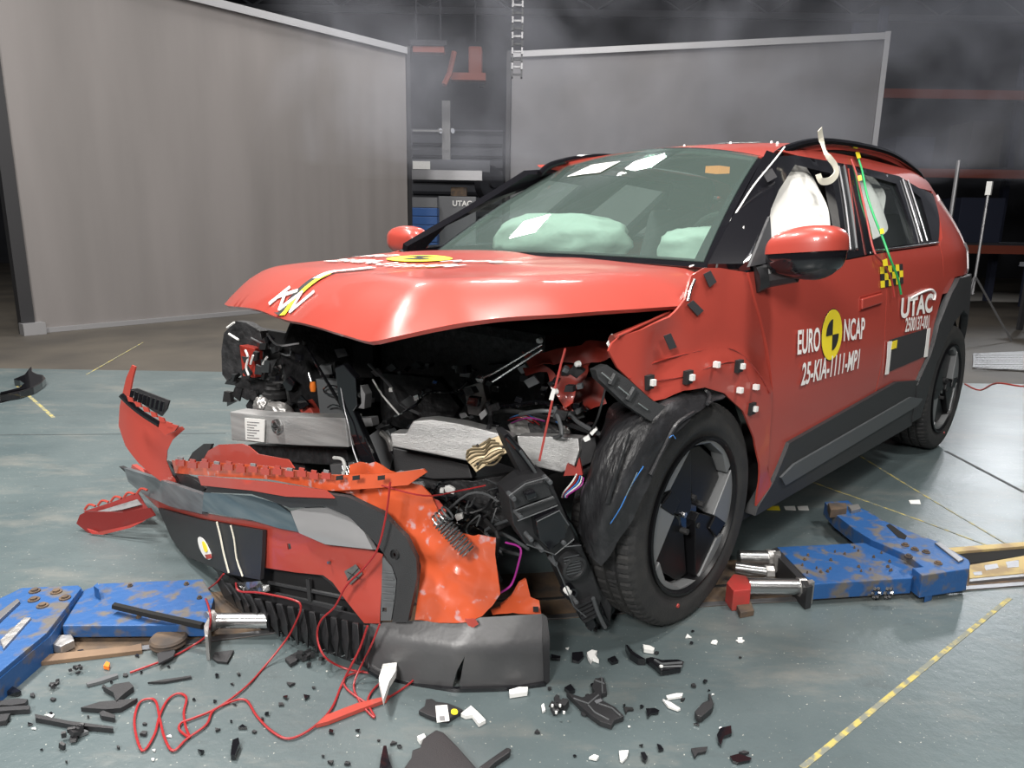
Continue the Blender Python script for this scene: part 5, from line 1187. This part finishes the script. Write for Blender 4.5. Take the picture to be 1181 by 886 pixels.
shard('black_stick', A_([(503, 434), (560, 424), (650, 411), (652, 416), (560, 432)]), 'black_plastic', 'thin black stick above the looped red cable', t=.006)
shard('black_plate', A_([(722, 350), (732, 332), (796, 324), (785, 345), (774, 366), (738, 362)]), 'black_plastic', 'black square plate piece in front of the steel cylinder', t=.006)
shard('cable_tag', A_([(535, 336), (585, 318), (597, 328), (590, 345), (540, 370)]), 'tape_black', 'black tape flag on the red cable in front of the left sled', 'tape', t=.006, z=.012)
shard('black_shard', A_([(970, 352), (1010, 330), (1022, 336), (1010, 360), (988, 372)]), 'black_plastic', 'dark jagged shard under the ribbed grille', t=.01)
lump('crumpled_plastic', (359, 762), .03, 12, 'black_plastic', 'crumpled black plastic lying under the right of the ribbed grille', 8)
lump('crumpled_plastic', (83, 852), .025, 12, 'black_plastic', 'small crumpled black heap at the lower left, below the long stick', 9)
shard('black_shard', A_([(262, 606), (280, 592), (302, 600), (270, 612)]), 'grey_plastic', 'grey-black chip beside the small crumpled heap', t=.008)
shard('black_shard', A_([(785, 680), (792, 630), (812, 622), (816, 640), (800, 682)]), 'black_gloss', 'upright narrow black shard below the looped red cable', t=.014)
shard('orange_chip', A_([(352, 378), (362, 362), (374, 368), (370, 382)]), 'orange_plastic', 'small bright orange chip in front of the left sled', t=.01)
shard('black_plate', A_([(-20, 500), (30, 492), (60, 488), (95, 492), (85, 505), (40, 512), (-20, 512)]), 'black_plastic', 'upper black plastic strip at the left edge', t=.012)
shard('black_plate', A_([(-20, 520), (50, 515), (102, 513), (100, 526), (30, 530), (-20, 535)]), 'black_plastic', 'middle black plastic strip at the left edge', t=.012)
shard('black_plate', A_([(-20, 545), (35, 540), (20, 565), (-20, 570)]), 'black_plastic', 'lowest black plastic piece at the left edge', t=.012)
shard('black_shard', A_([(14, 462), (40, 446), (72, 464), (50, 470)]), 'black_gloss', 'pointed black shard above the strips at the left edge', t=.012)
lump('broken_clip', (88, 777), .012, 6, 'black_plastic', 'small black broken clip in front of the blue sled arm', 12, sz=.012)
lump('broken_clip', (64, 792), .014, 5, 'black_plastic', 'small black clip between the left strips and the dull stick', 13, sz=.012)
o = shard('black_trim', C2([(0, 670), (0, 640), (90, 620), (200, 590), (245, 550), (200, 520), (140, 505), (250, 460), (300, 395), (325, 375), (330, 430), (380, 455), (440, 465), (465, 495), (430, 535), (340, 590), (200, 635)], 0, 380, 8.86)+[(-30, 460), (-30, 456)], 'black_gloss', 'black torn trim part lying far off on the floor at the left edge', 'fragment', t=.05, bevel=.004)
# scattered small shards in front of the car
rs = random.Random(21)
BASE = {}
for gi, (x0, x1, y0, y1, n_, lab, g) in enumerate(((0, 240, 750, 880, 34, 'tiny black shard among the scraps at the lower left', 'tiny shards at the lower left'),
        (240, 470, 775, 880, 26, 'tiny black shard on the floor below the bumper cover', 'tiny shards below the bumper cover'),
        (560, 860, 715, 880, 36, 'tiny black shard on the floor between lip and front wheel', 'tiny shards between lip and wheel'))):
    for i in range(n_):
        px = rs.uniform(x0, x1); py = rs.uniform(y0, y1); s = rs.choice([1.2, 1.6, 2, 2.6, 3.6]); a = rs.uniform(0, 6)
        if px < 60 and py < 800: continue
        k = rs.choice([3, 4, 5]); L = [(px+s*1.5*rs.uniform(.5, 1.2)*cos(a+q*2*pi/k), py+s*.8*rs.uniform(.5, 1.2)*sin(a+q*2*pi/k)) for q in range(k)]
        wt = rs.random() < .16
        if wt: shard('white_crumb', L, 'white_plastic', lab.replace('black shard', 'white crumb'), t=.003, group=g.replace('shards', 'white crumbs'))
        else: shard('black_crumb', L, rs.choice(['black_plastic', 'black_gloss']), lab, t=rs.uniform(.003, .008), group=g)
for L, m, lab in (([(760, 579), (784, 579), (790, 583), (768, 585)], 0, 0),): pass
for px, m, lab in ((891, 'yellow', 'yellow tape scrap on the floor behind the front wheel'), (911, 'paper', 'longer white paper scrap right of the yellow tape scrap'), (926, 'paper', 'short white paper scrap furthest right of three'), (1055, 'paper', 'pale square of paper on the floor behind the right sled')):
    w_ = 9 if m == 'yellow' else 7; y_ = 586 if px < 1000 else 579
    shard('tape_scrap', [(px-w_, y_-2), (px+w_*.8, y_-2.5), (px+w_, y_+2.5), (px-w_*.7, y_+2)], m, lab, 'scrap', t=.0015)
# ---------------------------------------------------------------- equipment in the gap between the screens
YB = -9.0
gr = Matrix.Rotation(radians(135), 3, 'Z')
def gbox(b, px0, py0, px1, py1, depth, y=YB):
    """box facing the hall axis whose front face spans the two pixel corners"""
    a = at(px0, py1, y=y)
    F = pl(a, -E2); q = on(px1, py0, F, .4, 30); c0 = on(px0, py1, F, .4, 30)
    w_ = (q-c0).dot(E1); h = q.z-c0.z; c = c0+E1*w_/2+Vector((0, 0, h/2))+E2*depth/2
    return b.box(c, (w_, depth, h), gr)
o = B(); gbox(o, 476, 150, 580, 290, .1, -11.6); setp(o.out('panel_wall', 'wall_panel'), kind='structure')
PW = bpy.data.objects['panel_wall']
for i in range(8):
    b = B(); gbox(b, 476, 152+i*14, 580, 153.2+i*14, .02, -11.5); b.out('panel_joint', 'wall_dark', PW)
b = B(); gbox(b, 476, 118, 585, 150, .1, -11.7); b.out('upper_panel', 'wall_dark', PW)
GA = empty('gantry_beam', at(520, 200, y=-9.4), 'aluminium beam with an upright post behind the gap between the screens', 'gantry')
b = B(); gbox(b, 475, 197, 556, 207, .15, -9.4); b.out('beam', 'aluminium_dark', GA)
b = B(); gbox(b, 475, 185, 565, 197, .12, -9.45); b.out('rail', 'wall_panel', GA)
b = B(); gbox(b, 476, 186, 496, 195, .01, -9.38); b.out('label', 'paper', GA, label='white printed label')
b = B(); gbox(b, 510, 116, 519, 185, .12, -9.4); gbox(b, 512.5, 116, 514, 185, .02, -9.36); b.out('post', 'mid_grey', GA)
b = B(); gbox(b, 476, 150, 510, 151.5, .03, -9.4); b.out('brace', 'mid_grey', GA)
for px, r in ((507, 3), (521, 3)): b = B(); b.lathe([(0, .03), (.05, .03), (.06, 0)], at(px, 151, y=-9.3), 'y', 12); b.out('knob', 'aluminium_dark', GA)
c = at(566, 212, y=-9.1); b = B(); b.lathe([(0, .1), (.08, .1), (.09, .05), (.33, .05), (.36, 0), (.36, -.1), (.30, -.12)], c, 'y', 40); setp(b.out('cable_reel', 'wall_dark', None, True), 'dark round reel behind the gap, partly behind the windshield edge', 'reel')
CB_ = empty('grey_cabinet', at(527, 290, y=YB), 'grey cabinet lettered in white, standing behind the gap', 'cabinet')
b = B(); gbox(b, 506, 227, 549, 300, .5, YB); b.out('body', 'cabinet_grey', CB_, bevel=.01)
b = B(); gbox(b, 508, 229, 547, 298, .01, YB+.02); b.out('door', 'cabinet_grey', CB_)
a = on(523, 239, pl(at(506, 300, y=YB)-E2*.03, -E2), .4, 30); a2 = on(543, 231, pl(at(506, 300, y=YB)-E2*.03, -E2), .4, 30)
mid = (a+a2)/2; wdt = (a2-a).dot(E1)
text('lettering', 'UTAC', lambda u, v: mid+E1*u+Vector((0, 0, v)), 'white_decal', CB_, size=wdt*.42, sx=1., bold=.003, label='white lettering')
b = B(); b.tube([at(500, 262, y=YB+.1)+Vector((.07*cos(k*pi/6), 0, .07*sin(k*pi/6))) for k in range(13)], .015, 6); b.out('ring', 'aluminium', CB_, True)
b = B(); gbox(b, 520, 216, 538, 226, .2, YB); b.out('valve_block', 'rust_brown', CB_)
DB = empty('blue_drawer_cabinet', at(490, 290, y=-8.9), 'blue drawer cabinet beside the grey cabinet in the gap', 'cabinet')
for i in range(5):
    b = B(); gbox(b, 475, 240+i*10, 504, 249+i*10, .4, -8.95); b.out('drawer', 'cabinet_blue', DB, bevel=.01)
b = B(); gbox(b, 475, 228, 504, 239, .35, -8.95); b.out('top_tray', 'cabinet_grey', DB)
HO_ = empty('orange_hoist', at(520, 60, y=-8.5), 'dull orange hoist trolley hanging high in the gap between the screens', 'hoist')
b = B(); gbox(b, 473, 46, 515, 52, .2, -8.5); b.out('rail', 'wall_dark', HO_)
b = B(); gbox(b, 476, 53, 512, 60, .2, -8.5); b.out('crossbar', 'rack_orange', HO_)
b = B(); gbox(b, 540, 53, 556, 90, .3, -8.5); b.out('motor', 'rack_orange', HO_, bevel=.04)
b = B(); gbox(b, 520, 84, 560, 92, .2, -8.5); b.out('crossbar', 'rack_orange', HO_)
b = B(); b.tube([at(524, 60, y=-8.4), at(518, 86, y=-8.4), at(512, 98, y=-8.4)], .05, 6); b.out('hook_arm', 'rack_orange', HO_)
b = B(); gbox(b, 553, 90, 558, 100, .1, -8.4); b.out('hook', 'black_matte', HO_)
for px in (480, 508, 548): b = B(); b.tube([at(px, 48, y=-8.5), at(px, 48, y=-8.5)+Vector((0, 0, 8-at(px, 48, y=-8.5).z))], .02, 5); b.out('hanger', 'wall_dark', HO_)
# cable carrier hanging from the roof
CC = empty('cable_carrier', at(596, 0, x=-4.6), 'dark segmented cable carrier hanging from the roof at the top centre', 'cable carrier')
for i in range(15):
    c = at(596, 86, x=-4.6)+Vector((0, 0, i*.082))
    b = B(); b.box(c-E1*.055, (.02, .12, .07), gr); b.box(c+E1*.055, (.02, .12, .07), gr); b.box(c, (.1, .03, .02), gr); b.out('link', 'aluminium_dark' if i % 2 else 'cladding_grey', CC)
top_z = (at(596, 86, x=-4.6)+Vector((0, 0, 15*.082))).z
b = B(); c = at(596, 86, x=-4.6); b.box((c.x, c.y, (top_z+7.9)/2), (.10, .10, 7.9-top_z), gr); b.out('upper_run', 'cladding_grey', CC)

# ---------------------------------------------------------------- right background: rack, poles
RK = empty('storage_rack', F_(9.0, 9.5), 'dark storage rack with dull orange beams, far behind at the right', 'rack')
for a in (5.6, 8.4, 11.2):
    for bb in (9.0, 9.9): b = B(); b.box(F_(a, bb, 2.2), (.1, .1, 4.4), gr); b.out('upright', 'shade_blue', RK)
for z in (.9, 2.05, 3.2):
    for a in (7.0, 9.8): b = B(); b.box(F_(a, 9.0, z), (2.7, .06, .13), gr); b.out('beam', 'rack_orange', RK)
    b = B(); b.box(F_(8.4, 9.45, z+.08), (5.6, .9, .04), gr); b.out('shelf', 'wall_dark', RK)
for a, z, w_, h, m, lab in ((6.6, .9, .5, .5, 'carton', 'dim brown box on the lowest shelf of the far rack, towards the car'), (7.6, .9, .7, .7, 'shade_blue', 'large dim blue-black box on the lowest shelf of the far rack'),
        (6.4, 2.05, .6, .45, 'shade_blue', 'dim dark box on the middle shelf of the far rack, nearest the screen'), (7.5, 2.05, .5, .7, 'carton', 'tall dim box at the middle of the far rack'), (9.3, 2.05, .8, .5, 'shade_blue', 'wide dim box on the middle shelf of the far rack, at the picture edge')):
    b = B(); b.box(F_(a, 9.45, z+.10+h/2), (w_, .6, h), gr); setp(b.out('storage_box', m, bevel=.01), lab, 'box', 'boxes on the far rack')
LSx = empty('lamp_stand', at(1135, 300, x=-7.5), 'thin dark tripod stand behind the car at the right', 'stand')
p0 = at(1138, 235, x=-7.5); g0 = Vector((p0.x, p0.y, 0))
B().tube([g0+Vector((0, 0, .5)), p0+Vector((0, 0, .1))], .014, 6).out('pole', 'aluminium_dark', LSx)
B().box(p0+Vector((0, 0, .16)), (.05, .05, .14)).out('head', 'white_plastic', LSx)
for k in range(3): B().tube([g0+Vector((0, 0, .7)), g0+Vector((.45*cos(k*2.1), .45*sin(k*2.1), .01))], .011, 5).out('leg', 'aluminium_dark', LSx)
q0 = at(1106, 185, x=-6.8); B0 = B().tube([Vector((q0.x, q0.y, 0)), q0], .02, 8).out('thin_pole', 'aluminium_dark'); setp(B0, 'thin upright steel pole behind the rear of the car', 'pole')
WB_ = empty('workbench', at(1150, 370, x=-9), 'low dark workbench with clutter behind the rear of the car', 'bench')
c = Vector((-9.6, 1.2, 0))
b = B(); b.box(c+Vector((0, 0, .8)), (2.6, .7, .05), gr); b.out('bench_top', 'wall_panel', WB_)
for s in (-1, 1):
    for t in (-1, 1): b = B(); b.box(c+E1*1.2*s+E2*.3*t+Vector((0, 0, .39)), (.05, .05, .78), gr); b.out('leg', 'post_black', WB_)
b = B(); b.box(c+Vector((0, 0, .25)), (2.3, .6, .03), gr); b.out('shelf', 'wall_dark', WB_)
# ---------------------------------------------------------------- lettering and marks on the car
def sidet(x0, z0, off=.0075, sl=0.): return lambda u, v: side(off+.004)(x0-u, z0+v+sl*u)
def PX(px, py): return ps(px, py)
def sidetext(s, pa, pb, h, bold=0., sx=None, sl=None, m='white_decal'):
    """lettering from pixel pa to pixel pb (centre line), h = letter height in metres"""
    a, b = PX(*pa), PX(*pb); wd = a[0]-b[0]
    size = h/.72; est = {'EURO': 2.75, 'NCAP': 2.72, '25-KIA-1111-MP1': 8.6, 'UTAC': 2.75, '2500137-001': 6.35}[s]*size
    k = wd/est; x0 = (a[0]+b[0])/2; z0 = (a[1]+b[1])/2; t = (b[1]-a[1])/wd
    return text('lettering', s, sidet(x0, z0, sl=t), m, CAR, size=size, sx=k, bold=size*.02+bold, label='white letters '+s if False else 'white lettering on the door')
sidetext('EURO', (915, 396.5), (943, 392), .082)
sidetext('NCAP', (969, 382), (994, 379.5), .082)
sidetext('25-KIA-1111-MP1', (914, 435), (994, 413), .078)
sidetext('UTAC', (1035, 357), (1073, 350), .085, .002)
sidetext('2500137-001', (1038, 376), (1072, 371), .062, .0)
def circ(cx, cz, r, n=40, a0=0, a1=360): return [(cx+r*cos(radians(a0+(a1-a0)*i/n)), cz+r*sin(radians(a0+(a1-a0)*i/n))) for i in range(n+(0 if a1-a0 == 360 else 1))]
dx, dz = PX(957.5, 386); R_ = .092
d0 = sheet('target_disc', circ(dx, dz, R_), side(.0075), 'yellow', CAR, .04, .001, outv=OL, label='yellow and black target disc')
d1 = sheet('disc_ring', circ(dx, dz, R_*1.03), side(.0065), 'black_matte', CAR, .04, .001, outv=OL)
for a0 in (90, 270): sheet('disc_quadrant', circ(dx, dz, R_*.62, 10, a0-90 if a0 == 90 else 180, a0 if a0 == 90 else 270)+[(dx, dz)], side(.009), 'black_matte', d0, .04, .001, outv=OL)
sw = PX(1055, 338); 
B().tube(cat([side(.012)(*PX(*p)) for p in ((1048, 343), (1060, 337), (1070, 334), (1075, 338), (1074, 346))], 4), .006, 5).out('logo_arc', 'white_decal', CAR)
sheet('dark_patch', PS([(1024, 392), (1067, 379), (1064, 411), (1020, 430)]), side(.008), 'tape_black', CAR, .08, .002, outv=OL, label='dark square patch on the rear door')
sheet('patch_strip', PS([(1021, 394), (1026, 393), (1022, 431), (1018, 432)]), side(.011), 'white_decal', CAR, .1, .002, outv=OL)
sheet('patch_strip', PS([(1067, 379), (1070.5, 378), (1067, 411), (1063, 412)]), side(.011), 'white_decal', CAR, .1, .002, outv=OL)
sheet('patch_tag', PS([(1026, 394), (1032, 392), (1031, 401), (1025, 403)]), side(.011), 'yellow', CAR, .1, .002, outv=OL)
ck = [PX(1013, 309), PX(1039, 305)]; cw = (ck[0][0]-ck[1][0])/6
for i in range(6):
    for j in range(3):
        x0 = ck[0][0]-i*cw; z0 = ck[0][1]+.004-j*.028+(ck[1][1]-ck[0][1])*i/6
        sheet('marker_square', [(x0, z0), (x0-cw, z0), (x0-cw, z0-.028), (x0, z0-.028)], side(.0075), 'yellow' if (i+j) % 2 == 0 else 'black_matte', CAR, .1, .001, outv=OL)
# bonnet: disc, lettering, centre stripe, badge
def hoodt(x0, y0, off=.006): return lambda u, v: hood(x0-v, y0+u, off)
hx, hy = .02, -.26
def onhood(px, py):
    v = on(px, py, lambda p: p.z-hood(min(.8, max(-.38, p.x)), min(.8, max(-.8, p.y))).z, .8, 4); return v.x, v.y
hx, hy = onhood(484, 299)
D2 = sheet('target_disc', circ(hx, hy, .115), lambda u, v: hood(u, v, .005), 'yellow', CAR, .04, .001, label='yellow and black target disc on the bonnet')
for q in (0, 180): sheet('disc_quadrant', circ(hx, hy, .07, 10, q, q+90)+[(hx, hy)], lambda u, v: hood(u, v, .0065), 'black_matte', D2, .04, .001)
text('lettering', 'EURO', hoodt(hx, hy-.31), 'white_decal', CAR, size=.125, sx=.95, bold=.003, label='white lettering on the bonnet')
text('lettering', 'NCAP', hoodt(hx, hy+.31), 'white_decal', CAR, size=.125, sx=.95, bold=.003, label='white lettering on the bonnet')
hx2, hy2 = onhood(449, 307)
text('lettering', '25-KIA-1111-MP1', hoodt(hx2, hy2), 'white_decal', CAR, size=.115, sx=.82, bold=.003, label='white lettering on the bonnet')
def hstrip(name, pts, w_, m, off):
    P = [hood(*p) for p in pts]; 
    V = []; 
    for x, y in pts: V += [hood(x, y-w_/2, off), hood(x, y+w_/2, off)]
    k = len(pts); B().add(V, [(2*i, 2*i+1, 2*i+3, 2*i+2) for i in range(k-1)]).out(name, m, CAR)
s0 = [onhood(*p) for p in ((399, 317), (372, 334), (352, 350))]
xs = [.722-.012*i for i in range(14)]
hstrip('stripe', [(x, -.018) for x in xs], .032, 'black_matte', .005); hstrip('stripe', [(x, .016) for x in xs], .034, 'yellow', .0055)
hstrip('stripe', [(x, .0+(.0)) for x in [.60-.02*i for i in range(11)]], .040, 'white_decal', .0065)
def seg2(a, b, w_):
    d = Vector(b)-Vector(a); n = Vector((-d.y, d.x)).normalized()*w_/2; a = Vector(a); b = Vector(b); return [a-n, b-n, b+n, a+n]
def badge(fn, s, w_, parent):
    b = B()
    for a, c in (((0, 0), (.32, 1)), ((.14, .38), (.86, 1.0)), ((.42, .62), (.74, .0)), ((.72, .02), (1.18, .98)), ((1.16, .98), (1.46, .02)), ((1.44, .02), (1.9, 1.0))):
        P = [fn((p.x-.95)*s, (p.y-.5)*s*.42) for p in seg2(a, c, w_)]; b.prism(P, (0, 0, 1), .004)
    return b.out('front_badge', 'white_decal', parent, label='white three-letter badge')
bx_, by_ = .682, -.005
badge(lambda u, v: hood(bx_-v+.19*u, by_+u, .006), .135, .125, CAR)
# roof lettering
text('lettering', '25-KIA-1111-MP1', lambda u, v: roof(-1.42-v, -.08+u, .004), 'white_decal', CAR, size=.12, sx=.95, bold=.003, label='white lettering on the roof')
sheet('target_disc', circ(-1.62, -.15, .10), lambda u, v: roof(u, v, .004), 'yellow', CAR, .04, .001, label='yellow target disc on the roof')
for x, y in ((-1.5, -.1), (-1.55, .12), (-1.6, .3), (-1.35, .45)): B().lathe([(0, .011), (.004, .010), (.007, 0)], roof(x, y), 'z', 8).out('roof_peg', 'white_plastic', CAR)
# tape squares and sensor wires along the pillar
def tape(L, m='tape_black', off=.010): sheet('tape_patch', PS(L), side(off), m, CAR, .1, .002, outv=OL)
tape([(789, 351), (796, 346), (808, 358), (801, 364)]); tape([(762, 387), (770, 384), (777, 400), (769, 403)])
tape([(808, 316), (816, 312), (823, 325), (815, 331)])
def pil(px, py, off=.02):
    F = pl(Vector((-.62, .70, 1.26)), (.50, .80, .62)); return on(px, py, F)-CD*off
for L in ([(816, 300), (828, 291), (834, 300), (822, 306)], [(826, 290), (838, 282), (846, 288), (834, 300)], [(836, 262), (848, 256), (856, 263), (845, 270)], [(838, 275), (850, 268), (858, 274), (846, 283)], [(876, 200), (888, 196), (894, 206), (883, 212)]):
    B().prism([pil(*p) for p in L], CD, .004).out('tape_patch', 'tape_black', CAR)
def pw(L, m, r, nm='sensor_wire'): B().tube(cat([pil(a, b, .024) for a, b in L], 4), r, 5).out(nm, m, CAR, True)
pw([(793, 309), (805, 305), (815, 294), (822, 282), (832, 268), (846, 248), (866, 217), (888, 190), (902, 172)], 'white_plastic', .0032)
pw([(818, 282), (826, 285), (832, 278), (838, 270)], 'white_plastic', .003); pw([(834, 290), (840, 275), (846, 262), (855, 259)], 'red_wire', .003)
pw([(824, 276), (834, 274), (828, 284), (820, 290)], 'steel', .004)
B().tube(cat([hood(-.05, .87, .012), hood(-.25, .84, .02)]+[pil(818, 312, .03), pil(824, 300, .03)], 3), .003, 5).out('sensor_wire', 'white_plastic', CAR)
B().tube(cat([side(.012)(*ps(*p)) for p in ((789, 347), (792, 334), (797, 322))], 4), .004, 5).out('gap_tape', 'steel', CAR)
# cords down the side, with their tape
def sw_(L, off=.018): return [side(off)(*ps(*p)) for p in L]
cable('side_cord', sw_([(977, 184), (984, 205), (993, 245), (1002, 288), (1012, 302), (1022, 320), (1026, 342)]), .0042, 'red_bright', 'red cord taped down the side between front and rear window', 'cord')
cable('side_cord', sw_([(983, 177), (989, 195), (995, 225), (1003, 250), (1013, 275), (1022, 300), (1030, 320), (1034, 339)]), .0045, 'green_wire', 'green cord running down the side beside the red cord', 'cord')
for L in ([(981, 176), (985, 175), (987, 182), (983, 183)], [(983, 203), (987, 202), (988, 208), (984, 209)], [(1011, 300), (1016, 298), (1017, 306), (1012, 307)], [(1008, 264), (1012, 263), (1013, 269), (1009, 270)]): sheet('yellow_tape', PS(L), side(.024), 'yellow', CAR, .1, .002, outv=OL)
c = [at(a, b, y=y_) for a, b, y_ in ((946, 149, .70), (948, 163, .70), (954, 178, .74), (963, 190, .76), (965, 200, .77), (958, 208, .77), (948, 209, .77), (944, 201, .76))]
cc = cat(c, 4); V = []
for i, p in enumerate(cc):
    d = (cc[min(i+1, len(cc)-1)]-cc[max(i-1, 0)]).normalized(); n = d.cross(Vector((.3, .9, .1))).normalized()*.013; V += [p-n, p+n]
SB = B()
for i in range(len(cc)-1): SB.prism([V[2*i], V[2*i+1], V[2*i+3], V[2*i+2]], (0, -1, 0), .003)
setp(SB.out('strap', 'strap'), 'white fabric strap curling over the roof edge above the front window', 'strap')
# far mirror
m0 = Vector((mc.x-.05, -1.0, mc.z-.02))
FM = blob('door_mirror', m0, (.075, .125, .07), 'paint', CAR, .004, label='red far-side mirror')
for sx in (1,):
    pass
# smoke hanging over the wreck
sm = bpy.data.materials.new('smoke'); sm.use_nodes = True; nt = sm.node_tree; nt.nodes.clear()
out = nt.nodes.new('ShaderNodeOutputMaterial'); vs = nt.nodes.new('ShaderNodeVolumePrincipled'); vs.inputs['Color'].default_value = (.85, .88, 1, 1)
tc = nt.nodes.new('ShaderNodeTexCoord'); nz = nt.nodes.new('ShaderNodeTexNoise'); nz.inputs['Scale'].default_value = .9; nz.inputs['Detail'].default_value = 5; nz.inputs['Distortion'].default_value = .8
nt.links.new(tc.outputs['Object'], nz.inputs['Vector'])
mr = nt.nodes.new('ShaderNodeMapRange'); mr.inputs[1].default_value = .47; mr.inputs[2].default_value = .70; mr.inputs[3].default_value = .006; mr.inputs[4].default_value = .15
nt.links.new(nz.outputs['Fac'], mr.inputs[0]); nt.links.new(mr.outputs[0], vs.inputs['Density']); nt.links.new(vs.outputs[0], out.inputs['Volume'])
MATS['smoke'] = sm
SMK = B().box(F_(3.5, 5.6, 3.7), (11, 4.0, 3.9), gr).out('smoke', 'smoke'); setp(SMK, 'thin bluish smoke drifting under the roof behind the car', 'smoke', kind='stuff')
